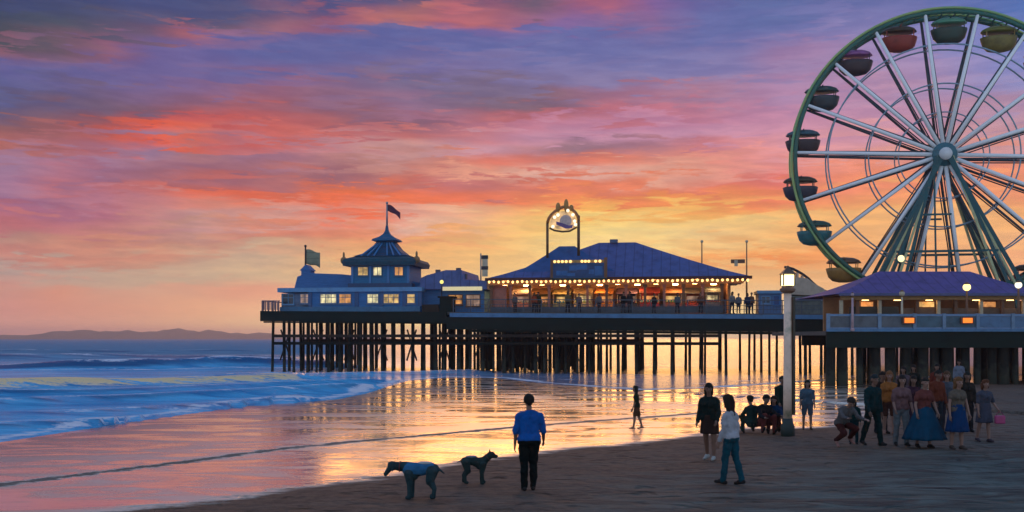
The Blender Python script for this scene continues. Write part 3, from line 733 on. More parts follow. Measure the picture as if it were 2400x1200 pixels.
# ------------------------------------------------------------------ blue clubhouse with its pagoda tower at the pier head
V = 1.0
hb = DECK(U(800))+.002
club = thing('pavilion', 'blue boarded pavilion with a pagoda-roofed tower at the far end of the pier', 'building', (U(820, V), V, hb), frame='pier')
zw = ZZ(684, 820, V)
m = MB(); m.span(U(726, V), U(985, V), V, V+9, hb, zw); m.build('wall', navy_wall, club)
m = MB(); m.span(U(657, V), U(725.5, V), V+.25, V+8.5, hb, zw-.1); m.build('wall', grey_blue, club)
m = MB(); m.span(U(655, V)-.1, U(990, V), V-.22, V+9.3, zw+.002, ZZ(674, 820, V)); m.build('parapet', pale_blue, club)
m = MB(); m.span(U(657, V), U(985, V), V-.12, V-.004, hb, hb+.42); m.build('plinth', mat('teal_plinth', (.05,.17,.30), .6, var=.25), club)
m = MB()
for x in (727, 836, 894, 948, 984): m.span(U(x, V)-.16, U(x, V)+.16, V-.1, V-.003, hb+.43, zw-.003)
m.build('pilaster', mat('deep_blue_paint', (.04,.10,.22), .55, var=.2), club)
for x0, x1, pm_, b_ in ((703,728,win_dim,1),(750,790,win_pale,2),(794,824,win_orange,1),(860,888,win_pale,1),(898,936,win_gold,2),(953,974,win_gold,0)):
    window(club, V, x0, x1, 688, 712, pm_, grey_blue, b_)
window(club, V+.25, 662, 690, 688, 714, glass, pale_blue, 1)
# set-back upper floor on the left, its roof and little gables
V2 = 3.0
m = MB(); zl0, zl1 = ZZ(674, 800, V2), ZZ(650, 800, V2)
m.prism([(U(690, V2), zl0+.003), (U(990, V2), zl0+.003), (U(985, V2), ZZ(662, 900, V2)), (U(800, V2), ZZ(643, 760, V2)), (U(722, V2), ZZ(640, 722, V2)), (U(697, V2), ZZ(648, 700, V2))], V2, V2+4.5)
m.span(U(706, V2), U(728, V2), V2-.01, V2+1., ZZ(648, 716, V2), ZZ(634, 716, V2)); m.prism([(U(703, V2), ZZ(634, 716, V2)+.002), (U(731, V2), ZZ(634, 716, V2)+.002), (U(717, V2), ZZ(620, 716, V2))], V2-.1, V2+1.1)
m.build('upper_storey', mat('slate_blue_boards', (.055,.165,.36), .7, spec=.15, var=.25, bump=.3, stretch=(.6,.6,5)), club)
# tower
V3 = 2.2; xc = 897
zt0, zt1 = ZZ(670, xc, V3), ZZ(623, xc, V3)
tw0, tw1 = U(824, V3), U(960, V3); tv1 = V3+(tw1-tw0)*.8
m = MB(); m.span(tw0, tw1, V3, tv1, zl0+.01, zt1); m.build('tower', mat('tower_blue', (.028,.17,.33), .6, spec=.2, var=.25, bump=.2, stretch=(.6,.6,5)), club)
MB().span(tw0-.25, tw1+.25, V3-.22, tv1+.2, zt0-.15, zt0+.22).build('tower_base', mat('deep_navy', (.02,.06,.14), .55, var=.2), club)
for x0, x1, pm_ in ((838,864,win_gold),(874,896,win_pale),(924,946,win_orange)):
    window(club, V3, x0, x1, 624.5, 647, pm_, mat('teal_trim', (.03,.12,.20), .5, var=.2), 1, False)
for x in (826, 868, 910, 957): MB().span(U(x, V3)-.1, U(x, V3)+.1, V3-.08, V3-.003, zt0+.23, zt1-.003).build('tower_post', mat('bright_blue_paint', (.05,.20,.42), .5, var=.2), club)
uc, vc = (tw0+tw1)/2, (V3+tv1)/2
def sq_lathe(prof, mname, matl):
    mb = MB(); rings = []
    for r, zz in prof: rings.append([(uc+sx*r, vc+sy*r*.85, zz) for sx, sy in ((-1,-1),(1,-1),(1,1),(-1,1))])
    vs = [p for r in rings for p in r]; fs = [(3,2,1,0)]
    for i in range(len(prof)-1):
        for j in range(4): fs.append((i*4+j, i*4+(j+1)%4, i*4+4+(j+1)%4, i*4+4+j))
    fs.append(tuple((len(prof)-1)*4+j for j in range(4))); mb.add(vs, fs); return mb.build(mname, matl, club)
hw = lambda px: px*YD(xc, V3)/F
zy = lambda y: ZZ(y, xc, V3+1)
sq_lathe([(hw(86), zt1+.003), (hw(88), zy(616)), (hw(84), zy(609)), (hw(62), zy(602))], 'eave', mat('teal_eave', (.012,.065,.095), .6, spec=.2, var=.3))
sq_lathe([(hw(66), zy(601.5)), (hw(46), zy(594)), (hw(32), zy(582)), (hw(24), zy(570)), (hw(21), zy(566))], 'roof', teal_roof)
sq_lathe([(hw(20), zy(565.5)), (hw(31), zy(563)), (hw(29), zy(559)), (hw(16), zy(553)), (hw(8), zy(546)), (hw(4), zy(538)), (hw(2.4), zy(526))], 'spire', mat('spire_blue', (.012,.10,.20), .6, spec=.2, var=.25))
m = MB()
for sx in (-1, 1):
    for k_ in (.25, .5, .75): m.bar((uc+sx*hw(64)*(k_), vc-.85*hw(64)-.05, zy(601)), (uc+sx*hw(23)*k_, vc-.85*hw(23)-.05, zy(569)), .1)
m.build('roof_rib', mat('roof_rib_blue', (.03,.19,.42), .5, var=.2), club)
m = MB()
for sx, y_ in ((-1, 0), (1, 1)):
    m.ball((uc+sx*hw(88), vc-hw(60), zy(612)), (.3,.3,.32)); m.ball((uc+sx*hw(88), vc-hw(60), zy(600)), (.1,.1,.3))
m.build('eave_ornament', mat('eave_ornament_bronze', (.28,.16,.07), .5, .3, var=.3), club)
# flags
def flagpole(label, base, z1, r, cloth, w_, h_, droop, dirn=1, m_pole=None, z_flag=None, name='flagpole'):
    t = thing(name, label, 'flag', base, frame='pier')
    MB().tube([base, (base[0], base[1], z1)], [r*1.3, r], 8).build('pole', m_pole or steel, t)
    MB().ball((base[0], base[1], z1+r), r*1.7).build('finial', m_pole or steel, t)
    mb = MB(); nx, nz = 12, 6; zf = z_flag if z_flag is not None else z1-.05; vs = []
    for sy in (-.012, .012):
        for i in range(nx+1):
            for j in range(nz+1):
                a = i/nx
                vs.append((base[0]+dirn*(r+a*w_), base[1]+sy+.12*math.sin(a*5)*a*w_, zf-h_*j/nz-droop*a**1.5+.05*math.sin(a*7+j*.5)))
    k_ = (nx+1)*(nz+1); fs = []
    for s_ in (0, 1):
        for i in range(nx):
            for j in range(nz):
                a = s_*k_+i*(nz+1)+j; fs.append((a, a+1, a+nz+2, a+nz+1) if s_ else (a, a+nz+1, a+nz+2, a+1))
    rim = [i*(nz+1) for i in range(nx+1)]+[nx*(nz+1)+j for j in range(1, nz+1)]+[i*(nz+1)+nz for i in range(nx-1, -1, -1)]+[j for j in range(nz-1, 0, -1)]
    for a, b_ in zip(rim, rim[1:]+rim[:1]): fs.append((a, b_, b_+k_, a+k_))
    mb.add(vs, fs, True); mb.build('flag', cloth, t); return t
flagpole('dark maroon flag blowing from the tip of the pagoda tower', (uc, vc, zy(526)), zy(474), .07, mat('maroon_cloth', (.09,.022,.05), .8, var=.3), 1.15, .55, .75, z_flag=zy(476))
flagpole('striped green and cream flag on a short pole at the pier-head roof', (U(716, V2+.3), V2+.3, ZZ(648, 716, V2+.3)), ZZ(578, 716, V2), .07, seam_mat('striped_flag_cloth', (.26,.26,.17), 'Z', .6, .8), 1.3, 1.25, .35, z_flag=ZZ(584, 716, V2), m_pole=dark_steel)
# low wing to the right of the clubhouse
Vw = 1.6
wing = thing('side_pavilion', 'low slate-roofed side pavilion between the pagoda tower and the big pavilion', 'building', (U(1060, Vw), Vw, DECK(U(1060))+.002), frame='pier')
hbw = DECK(U(1060))+.002
MB().span(U(988, Vw), U(1132, Vw), Vw+.6, Vw+7, hbw, ZZ(678, 1060, Vw)).build('wall', navy_wall, wing)
m = MB(); m.prism([(U(985, Vw), ZZ(678, 985, Vw)), (U(1141, Vw), ZZ(678, 1141, Vw)), (U(1141, Vw), ZZ(658, 1141, Vw)), (U(1086, Vw), ZZ(655, 1086, Vw)), (U(1082, Vw), ZZ(633, 1082, Vw)), (U(1045, Vw), ZZ(633, 1045, Vw)), (U(1000, Vw), ZZ(645, 1000, Vw)), (U(985, Vw), ZZ(652, 985, Vw))], Vw, Vw+7.5)
m.build('roof', slate_roof, wing)
m = MB()
for x, y in ((1019, 630), (1068, 626), (1083, 640)): m.span(U(x, Vw)-.18, U(x, Vw)+.18, Vw+1, Vw+1.4, ZZ(652, x, Vw), ZZ(y, x, Vw))
m.build('chimney', mat('chimney_grey', (.11,.10,.12), .8, var=.3), wing)
MB().span(U(1038, Vw), U(1130, Vw), Vw-.12, Vw-.004, ZZ(681, 1085, Vw), ZZ(672, 1085, Vw)).build('lit_fascia', glow('pale_sign_light', (.95,.80,.42), .55), wing)
window(wing, Vw+.6, 1050, 1085, 690, 715, win_orange, brown_trim, 1); window(wing, Vw+.6, 1092, 1126, 690, 718, win_dim, brown_trim, 1)
kiosk = thing('kiosk', 'dark green kiosk standing at the step in the pier deck', 'kiosk', (U(1045), .05, DECK(U(1045))+.004), frame='pier')
kb = DECK(U(1045))+.004
MB().span(U(1030), U(1058), .06, 1.5, kb, ZZ(698, 1045)).build('wall', green_fascia, kiosk)
MB().span(U(1026), U(1062), -.1, 1.6, ZZ(698, 1045)+.002, ZZ(694, 1045)).build('roof', timber, kiosk)
MB().span(U(988), U(1027), .1, .5, kb, kb+.62).build('counter', timber2, kiosk)
MB().ball((U(1036), -.12, ZZ(661, 1036)), .16).build('lamp', glow('kiosk_lamp', (1.,.85,.2), 1.2), kiosk)
MB().tube([(U(1036), -.12, ZZ(694, 1036)), (U(1036), -.12, ZZ(664, 1036))], .04).build('lamp_post', dark_steel, kiosk)
# banner pole with dark bands
bp_ = thing('banner', 'pale banner with dark bands on a pole beside the big blue roof', 'banner', (U(1127, 2.), 2., ZZ(660, 1127, 2.)), frame='pier')
bz = lambda y: ZZ(y, 1127, 2.)
MB().tube([(U(1127, 2.), 2., bz(668)), (U(1127, 2.), 2., bz(594))], .06).build('pole', steel, bp_)
m = MB(); m.span(U(1130, 2.), U(1143, 2.), 1.97, 2.03, bz(648), bz(598)); b1 = m.build('cloth', cream, bp_)
m = MB()
for a, b_ in ((599, 607), (624, 632)): m.span(U(1129, 2.), U(1144, 2.), 1.95, 2.05, bz(b_), bz(a))
m.build('band', mat('dark_band_cloth', (.03,.04,.05), .8), b1)
# ------------------------------------------------------------------ big pavilion under the blue hipped roof
V = 1.8
pb = DECK(U(1420))+.002
big = thing('amusement_hall', 'open-fronted amusement hall under a broad blue hipped roof in the middle of the pier', 'building', (U(1420, V), V, pb), frame='pier')
bl, br = U(1150, V), U(1694, V); ze = ZZ(652, 1420, V); dpt = 12.
hd = lambda y, x=1440: ZZ(y, x, V+4)
m = MB(); hip(m, bl-.3, U(1790, V)-1.0, V-.6, V+dpt, ze+.02, U(1405, V+5), U(1490, V+5), V+4.2, hd(568), .12); m.build('roof', navy_roof, big)
m = MB(); hip(m, U(1186, V), U(1470, V), V-.2, V+8, ze+.05, U(1312, V+3), U(1348, V+3), V+2.6, ZZ(577, 1330, V+2.6), .1); m.build('roof', mat('blue_roof_bay', (.032,.10,.26), .65, spec=.12, var=.3, scale=1.2), big)
MB().span(U(1431, V+5), U(1449, V+5), V+3.9, V+4.6, hd(569), hd(561)).build('roof_vent', mat('vent_blue', (.06,.11,.20), .5), big)
MB().span(bl-.35, U(1790, V)-.95, V-.75, V-.605, ze-.18, ze+.06).build('eave_board', trim_red, big)
MB().span(bl, U(1790, V)-1.4, V-.5, V+dpt-.4, ze-.10, ze+.01).build('ceiling', brown_trim, big)
MB().span(bl-.1, br+1.6, V-.4, V-.2, ze-.52, ze-.2).build('beam', mat('orange_beam', (.40,.17,.06), .6, var=.3, scale=2), big)
m = MB(); ucol = []
for x in np.linspace(1152, 1692, 13):
    a = U(x, V); ucol.append(a); m_ = MB().span(a-.1, a+.1, V-.1, V+.1, pb, ze-.53); m_.span(a-.16, a+.16, V-.16, V+.16, ze-.74, ze-.535); m_.build('column', brown_trim if len(ucol) % 2 else rose_wall, big)
MB().span(bl, br+.5, V+5.5, V+5.7, pb, ze-.11).build('back_wall', warm_wall, big)
MB().span(bl-.05, U(1186, V), V+.15, V+.3, pb, ze-.53).build('side_wall', rose_wall, big)
MB().span(br+.45, br+.65, V+.6, V+9, pb, ze-.12).build('end_wall', warm_wall, big)
m = MB(); m.span(bl, br, V-.16, V-.02, pb+.0, pb+.55); m.build('parapet', mat('parapet_slate', (.07,.09,.11), .6, var=.35, scale=3), big)
# lamps under the ceiling (the warm light inside comes from these)
random.seed(5)
for i, a in enumerate(np.linspace(bl+1, br-.6, 12)):
    MB().lathe([(.05,.16), (.2,.1), (.24,0), (.2,-.03)], (a, V+1.2+1.6*(i % 2), ze-.42), 12).build('ceiling_lamp', glow('hall_lamp', (1., .50, .16), 46.), big)
# bulbs along the eave
sl_ = thing('string_lights', 'string of warm bulbs along the eave of the big blue roof', 'string lights', (bl, V-.7, ze-.25), frame='pier')
cord = MB(); bulbm = MB().ball((0,0,0), (.1,.1,.12), 8, 6).mesh('bulb'); bulbm.materials.append(bulb_m); pts = []
xs = np.linspace(bl, br+1.9, 54)
for i, a in enumerate(xs):
    zz = ze-.27+.03*math.sin(i*2.1); pts.append((a, V-.7, zz+.1))
    o = bpy.data.objects.new('bulb', bulbm); C.objects.link(o); o.parent = sl_; o.location = Vector((a, V-.7, zz))-Vector((bl, V-.7, ze-.25))
cord.tube(pts, .015, 5).build('cord', dark_steel, sl_)
# stalls inside
stalls = [(1200,1240,'rose and white',(.42,.20,.16),(.6,.5,.45),win_dim),(1246,1288,'olive green',(.14,.13,.03),(.20,.10,.03),win_orange),(1296,1336,'pale sage',(.20,.24,.15),(.35,.27,.12),win_gold),
          (1345,1386,'cream',(.45,.38,.22),(.30,.22,.12),win_pale),(1396,1436,'bright orange',(.55,.22,.03),(.45,.16,.02),win_orange),(1446,1492,'black and lilac',(.03,.03,.04),(.22,.14,.25),win_dim),
          (1500,1545,'deep red',(.30,.015,.015),(.22,.02,.02),win_orange),(1556,1598,'rust brown',(.30,.10,.05),(.35,.16,.08),win_gold),(1606,1648,'scarlet and grey',(.40,.05,.02),(.20,.20,.22),win_dim),(1654,1688,'slate blue',(.16,.20,.26),(.14,.18,.22),win_pale)]
for i, (x0, x1, nm, c1, c2, pm_) in enumerate(stalls):
    v = V+2.2+(i % 3)*.5; a, b_ = U(x0, v), U(x1, v)
    t = thing('game_stall', f'{nm} game stall inside the amusement hall under the big blue roof', 'game stall', ((a+b_)/2, v, pb), frame='pier', group='game stalls inside the amusement hall')
    ma, mc = mat(f'stall_{i}_front', c1, .6, var=.35, scale=4), mat(f'stall_{i}_awning', c2, .7, var=.35, scale=4)
    MB().span(a, b_, v, v+.6, pb, pb+.95).build('counter', ma, t)
    MB().span(a, b_, v+1.6, v+1.7, pb, pb+2.0).build('back_panel', ma, t)
    m = MB(); m.prism([(a-.06, 0), (b_+.06, 0), (b_+.06, .06), (a-.06, .06)], v-.25, v+1.7); m.v = [(p[0], p[1], p[2]+pb+1.75+.28*(p[1]-v)) for p in m.v]; m.build('awning', mc, t)
    m = MB()
    for q_ in (a+.04, b_-.04): m.span(q_-.04, q_+.04, v-.02, v+.06, pb+.951, pb+1.72)
    m.build('post', cream, t)
    MB().span(a+.15, b_-.15, v+1.54, v+1.595, pb+1.1, pb+1.55).build('lit_panel', pm_, t)
    m = MB()
    for q_ in np.linspace(a+.15, b_-.15, 6): m.ball((q_, v+.3, pb+1.05), (.09, .09, .11), 8, 5)
    m.build('prize', mat(f'stall_{i}_prizes', tuple(random.uniform(.05,.5) for _ in range(3)), .7, var=.4, scale=8), t)
# blue signboard on the roof front with a row of lamps
vs_ = V-.9
sb = thing('signboard', 'blue signboard with a lamp-lit cornice on the front of the big roof', 'sign', (U(1360, vs_), vs_, ZZ(650, 1360, vs_)), frame='pier')
sz = lambda y: ZZ(y, 1360, vs_); su = lambda x: U(x, vs_)
MB().span(su(1296), su(1416), vs_, vs_+1.2, sz(651), sz(616)).build('board', mat('signboard_blue', (.006,.06,.17), .45, var=.4, scale=1.6), sb)
MB().span(su(1290), su(1422), vs_-.06, vs_+1.25, sz(656), sz(651.5)).build('ledge', mat('signboard_ledge', (.012,.03,.022), .5), sb)
m = MB()
for a, b_, c, d in ((1304,1330,634,645),(1334,1352,622,634),(1352,1376,620,632),(1380,1392,632,642),(1394,1412,624,646),(1328,1348,640,647)): m.span(su(a), su(b_), vs_-.04, vs_-.003, sz(d), sz(c))
m.build('panel', mat('signboard_panel', (.012,.12,.32), .4, var=.3, scale=3), sb)
MB().span(su(1290), su(1296), vs_-.05, vs_+.3, sz(651), sz(608)).build('side_post', brown_trim, sb); MB().span(su(1416), su(1423), vs_-.05, vs_+.3, sz(651), sz(604)).build('side_post', brown_trim, sb)
MB().span(su(1296), su(1416), vs_+.12, vs_+.5, sz(616)+.003, sz(609)).build('cornice', mat('ochre_cornice', (.45,.26,.07), .5, var=.35, scale=4), sb)
for x in (1300, 1309, 1318, 1327, 1337, 1364, 1372, 1380, 1396, 1406): MB().ball((su(x), vs_+.02, sz(612.5)), .12, 8, 6).build('bulb', glow('sign_bulb', (1.,.66,.22), 1.6), sb)
MB().lathe([(.30,-.06), (.36,0), (.30,.06)], (0,0,0), 20).build('crest', mat('crest_green', (.35,.42,.10), .5, var=.3), sb).matrix_local = Matrix.Translation((su(1341)-su(1360), -.05, sz(603)-ZZ(650, 1360, vs_))) @ Matrix.Rotation(PI/2, 4, 'X')
# arched sign on two tall posts
va = V+1.2
ar = thing('arch_sign', 'ornate arched sign of amber and cream panels held on two thin posts above the roof', 'sign', (U(1320, va), va, ZZ(590, 1320, va)), frame='pier')
au = lambda x: U(x, va); az_ = lambda y: ZZ(y, 1320, va)
rust = mat('arch_rust', (.42,.15,.045), .5, .1, var=.4, scale=5); postm = mat('arch_post', (.14,.075,.035), .5, .3, var=.3)
MB().tube([(au(1283), va, az_(604)), (au(1283), va, az_(522))], .11).build('post', postm, ar)
MB().tube([(au(1356), va, az_(600)), (au(1356), va, az_(506))], .12).build('post', postm, ar)
arc = [(1283,522),(1286,512),(1292,503),(1300,496),(1310,489),(1320,485),(1330,486),(1340,491),(1348,498),(1354,507),(1356,516)]
MB().tube([(au(x), va, az_(y)) for x, y in arc], .13, 8).build('arch', rust, ar)
MB().tube([(au(x), va-.02, az_(y)) for x, y in [(1288,534),(1300,540),(1318,543),(1335,542),(1352,533)]], .08, 8).build('lower_rail', postm, ar)
m = MB(); poly = [(1292,508),(1301,501),(1313,496),(1328,494),(1340,499),(1348,508),(1350,522),(1346,534),(1332,539),(1310,537),(1292,533),(1289,520)]
m.prism([(au(x), az_(y)) for x, y in poly], va+.02, va+.12); pn = m.build('panel', glow('arch_panel_cream', (1.,.60,.27), .62, .6, 1.4), ar)
m = MB(); m.prism([(au(1326)+.5*math.cos(t), az_(518)+.5*math.sin(t)) for t in np.linspace(0, 2*PI, 20)[:-1]], va-.06, va+.015); m.build('medallion', mat('medallion_mauve', (.62,.45,.40), .5, var=.3, scale=4), pn)
m = MB(); m.prism([(au(x), az_(y)) for x, y in [(1304,519),(1318,523),(1334,529),(1343,527),(1341,535),(1326,536),(1304,526)]], va-.09, va-.062); m.build('scroll', mat('scroll_violet', (.15,.085,.24), .5, var=.3), pn)
m = MB()
for x, y in ((1300,509),(1308,504),(1331,494),(1343,504),(1347,519),(1349,527),(1296,531)): m.ball((au(x), va-.08, az_(y)), .14, 8, 6)
m.build('bulb', glow('arch_bulb', (1.,.9,.65), 1.3), pn)
m = MB()
for x, y, h in ((1308,486,12),(1327,482,16),(1339,488,8)): m.ball((au(x), va, az_(y)), (.2,.2,h*.0172*2), 10, 8)
m.build('finial', mat('finial_amber', (.45,.22,.06), .5, .3, var=.3), ar)

# blue hut, thin poles and the coaster between the hall and the big wheel
vh = 2.4
hut = thing('ticket_hut', 'small blue hut with a slate top to the right of the amusement hall', 'hut', (U(1805, vh), vh, DECK(U(1805))+.002), frame='pier')
hbz = DECK(U(1805))+.002
MB().span(U(1778, vh), U(1832, vh), vh, vh+3, hbz, ZZ(688, 1805, vh)).build('wall', mat('hut_blue', (.07,.17,.34), .6, var=.3, bump=.2, stretch=(.6,.6,5)), hut)
MB().span(U(1774, vh), U(1836, vh), vh-.2, vh+3.2, ZZ(688, 1805, vh)+.002, ZZ(681, 1805, vh)).build('roof', pale_blue, hut)
window(hut, vh, 1784, 1806, 694, 712, glass, pale_blue, 1); window(hut, vh, 1812, 1828, 692, 716, mat('hut_door_blue', (.02,.07,.2), .5), navy_wall, 0, False)
for i, (x, y, lab) in enumerate(((1645, 568, 'thin rust-coloured light pole behind the right slope of the big roof'), (1750, 568, 'thin rust-coloured light pole standing right of the roof with a small sign board'))):
    v = 9.; b0 = DECK(U(x, v)); t = thing('light_pole', lab, 'pole', (U(x, v), v, b0), frame='pier', group='light poles behind the hall')
    MB().tube([(U(x, v), v, b0), (U(x, v), v, ZZ(y, x, v))], [.09, .05], 8).build('pole', mat('pole_rust', (.42,.20,.09), .6, var=.3), t)
    MB().ball((U(x, v), v, ZZ(y-2, x, v)), .13).build('lamp_head', cream, t)
    if i: MB().span(U(1713, v), U(1746, v), v-.05, v+.05, ZZ(617, 1725, v), ZZ(608, 1725, v)).build('sign_board', brown_trim, t); MB().span(U(1721, v), U(1729, v), v-.12, v-.052, ZZ(624, 1725, v), ZZ(610, 1725, v)).build('sign_lamp', cream, t)
vk = 8.
ck = DECK(U(1900, vk))
cs = thing('roller_coaster', 'dark curving coaster rail over a pale lattice beside the street lamp', 'roller coaster', (U(1895, vk), vk, ck), frame='pier')
trk = [(1838,626),(1846,627),(1858,630),(1870,636),(1882,643),(1894,652),(1906,664),(1920,676),(1938,684),(1960,690)]
for dv in (0, 1.1):
    MB().tube([(U(x, vk+dv), vk+dv, ZZ(y, x, vk+dv)) for x, y in trk], .11, 8).build('rail', dark_steel, cs)
m = MB(); palem = mat('lattice_cream', (.62,.47,.34), .6, var=.25)
for x, y in trk[1:-1]:
    for dv in (0, 1.1): m.bar((U(x, vk), vk+dv, ck), (U(x, vk), vk+dv, ZZ(y, x, vk)-.1), .12)
    m.bar((U(x, vk), vk, ZZ(y, x, vk)-.1), (U(x, vk), vk+1.1, ZZ(y, x, vk)-.1), .1)
for (xa, ya), (xb, yb) in zip(trk[1:-1], trk[2:]):
    m.bar((U(xa, vk), vk-.07, ck+.3), (U(xb, vk), vk-.07, ZZ(yb, xb, vk)-.3), .08); m.bar((U(xb, vk), vk-.16, ck+.3), (U(xa, vk), vk-.16, ZZ(ya, xa, vk)-.4), .08)
    zm = (ck+ZZ(yb, xb, vk))/2; m.bar((U(xa, vk), vk+.1, zm), (U(xb, vk), vk+.1, zm), .1)
m.build('lattice', palem, cs)
tn = thing('tent', 'pale canvas tent below the coaster rail beside the street lamp', 'tent', (U(1890, 5.), 5., DECK(U(1890))+.002), frame='pier')
tb = DECK(U(1890))+.002; q5 = lambda x, y: (U(x, 5.), ZZ(y, x, 5.))
m = MB(); m.prism([q5(1852,690), q5(1948,694), q5(1930,676), q5(1908,664), q5(1892,652), q5(1868,650), q5(1856,664)], 5., 7.6); m.build('canvas', mat('tent_canvas', (.50,.40,.30), .8, var=.25, scale=1.5, bump=.3), tn)
m = MB(); m.span(U(1856, 5.), U(1944, 5.), 5.1, 7.5, tb, ZZ(693, 1900, 5.)); m.build('wall', mat('tent_wall', (.13,.15,.13), .8, var=.4, scale=2.5), tn)
MB().span(U(1862, 5.), U(1930, 5.), 5.0, 5.09, ZZ(705, 1900, 5.), ZZ(698, 1900, 5.)).build('counter_panel', mat('tent_panel', (.22,.24,.32), .7, var=.4, scale=5), tn)
# ------------------------------------------------------------------ nearer boardwalk on the right (square to the view)
DB = 62.
rx = lambda x, D=DB: (x-1200)*D/F
rz_ = lambda y, D=DB: EYE+(HZ-y)*D/F
bw = thing('boardwalk', 'lower timber boardwalk on thick dark piles with a blue panelled railing', 'boardwalk', (rx(2200), DB, 0))
xL, xR = rx(1937), rx(2760); zd = rz_(776); zf = rz_(815)
MB().span(xL, xR, DB, DB+13, zd-.25, zd).build('deck', plank, bw)
MB().span(xL-.05, xR, DB-.2, DB-.003, zf, zd-.02).build('fascia', green_fascia, bw)
MB().span(xL-.08, xR, DB-.28, DB-.21, zd-.03, zd+.12).build('edge_strip', blue_edge, bw)
MB().span(xL+.3, xR, DB+6, DB+6.4, zf+.1, zd-.26).build('girder', timber, bw)
random.seed(23)
pmv = []
for r in (.14, .2, .27, .33):
    me = MB().tube([(0,0,-3.2), (0,0,-1.5), (0,0,0)], [r*1.1, r, r*.97], 9).mesh('piling'); me.materials.append(pile_timber); pmv.append(me)
x = 1948
while x < 2740:
    for v in (.3, 4.5, 9.5):
        if v > .3 and random.random() < .4: continue
        X = rx(x, DB+v)+random.uniform(-.5,.5) if v > .3 else rx(x, DB+.3)
        o = bpy.data.objects.new('piling', random.choice(pmv[1:] if v < 1 else pmv[:3])); C.objects.link(o); o.parent = bw
        o.location = Vector((X, DB+v, zf+.1))-Vector((rx(2200), DB, 0)); o.rotation_euler = (0, random.uniform(-.02,.02), random.random()*6)
    x += random.uniform(26, 44)
# railing
rt = rz_(736); m = MB()
m.span(xL, xR, DB-.12, DB-.02, rt-.13, rt)
m.span(xL, xR, DB-.11, DB-.03, zd+.125, zd+.22)
m.build('rail', mat('rail_blue', (.13,.24,.40), .45, var=.25, scale=3), bw)
posts = [1940, 1996, 2060, 2142, 2211, 2290, 2372, 2450, 2530, 2610, 2690]
for i, x in enumerate(posts):
    MB().span(rx(x)-.1, rx(x)+.1, DB-.16, DB-.005, zd+.12, rt+.03).build('rail_post', mat('rail_post_blue', (.16,.25,.36), .5, var=.25), bw)
pmats = [mat('rail_panel_slate', (.10,.115,.13), .5, var=.4, scale=2), mat('rail_panel_teal', (.06,.12,.16), .5, var=.4, scale=2), mat('rail_panel_blue', (.08,.17,.29), .45, var=.3, scale=2)]
for i, (a, b_) in enumerate(zip(posts, posts[1:])):
    MB().span(rx(a)+.12, rx(b_)-.12, DB-.085, DB-.05, zd+.23, rt-.14).build('rail_panel', pmats[0 if i < 3 else (1 if i < 5 else 2)], bw)
for x, lab in ((2126, 'orange box lantern on the boardwalk railing below the left end of the pavilion roof'), (2262, 'orange box lantern on the boardwalk railing under the lit lamp post')):
    t = thing('railing_lantern', lab, 'lantern', (rx(x), DB-.18, rz_(751)), group='orange lanterns on the railing')
    MB().span(rx(x-15), rx(x+15), DB-.34, DB-.165, rz_(758.5), rz_(743.5)).build('case', mat('lantern_case', (.16,.06,.03), .5), t)
    MB().span(rx(x-11), rx(x+11), DB-.37, DB-.341, rz_(757), rz_(745.5)).build('lens', glow('orange_lens', (1.,.22,.02), 1.25), t)
# pavilion on the boardwalk
DP = 66.; px = lambda x: rx(x, DP); pz = lambda y: rz_(y, DP)
pv = thing('snack_pavilion', 'lit snack pavilion with a violet hipped roof on the boardwalk below the wheel', 'building', (px(2200), DP, zd+.002))
m = MB(); hip(m, px(1950), px(2475), DP-.5, DP+9, pz(690), px(2105), px(2330), DP+3.5, pz(628), .25); m.build('roof', violet_roof, pv)
MB().span(px(1960), px(2465), DP-.6, DP-.505, pz(694), pz(688)).build('eave_board', mat('eave_blue', (.07,.085,.19), .5, var=.3), pv)
MB().span(px(1968), px(2455), DP-.3, DP-.1, pz(703), pz(694)).build('beam', mat('amber_beam', (.34,.18,.06), .6, var=.35, scale=3), pv)
MB().span(px(1975), px(2450), DP+4, DP+4.2, zd, pz(691)).build('back_wall', warm_wall, pv)
MB().span(px(1964), px(2460), DP-.1, DP+4.6, pz(691.5), pz(690)-.005).build('ceiling', brown_trim, pv)
for i, x in enumerate((1972, 2010, 2062, 2150, 2200, 2240, 2300, 2350, 2400, 2450)):
    MB().span(px(x)-.1, px(x)+.1, DP-.05, DP+.15, zd, pz(703.5)).build('column', brown_trim if i % 2 else cream, pv)
for a, b_, pm_ in ((2020,2056,win_orange),(2155,2200,win_gold),(2304,2345,win_orange),(2400,2445,win_dim)):
    w_ = MB().span(px(a), px(b_), DP+.5, DP+.58, pz(722), pz(704)).build('window', brown_trim, pv)
    MB().span(px(a)+.1, px(b_)-.1, DP+.46, DP+.495, pz(719), pz(707)).build('pane', pm_, w_)
MB().span(px(2000), px(2110), DP+.2, DP+.9, zd, pz(718)).build('counter', mat('counter_dark', (.035,.035,.025), .6), pv)
MB().span(px(2120), px(2440), DP+.25, DP+.45, zd, pz(722)).build('counter', mat('counter_brown', (.16,.10,.06), .6, var=.3), pv)
for a in (2030, 2105, 2180, 2290, 2370, 2445):
    MB().lathe([(.05,.14), (.2,.08), (.22,0)], (px(a), DP+.15, pz(704)), 12).build('ceiling_lamp', glow('pavilion_lamp', (1.,.55,.18), 7.), pv)
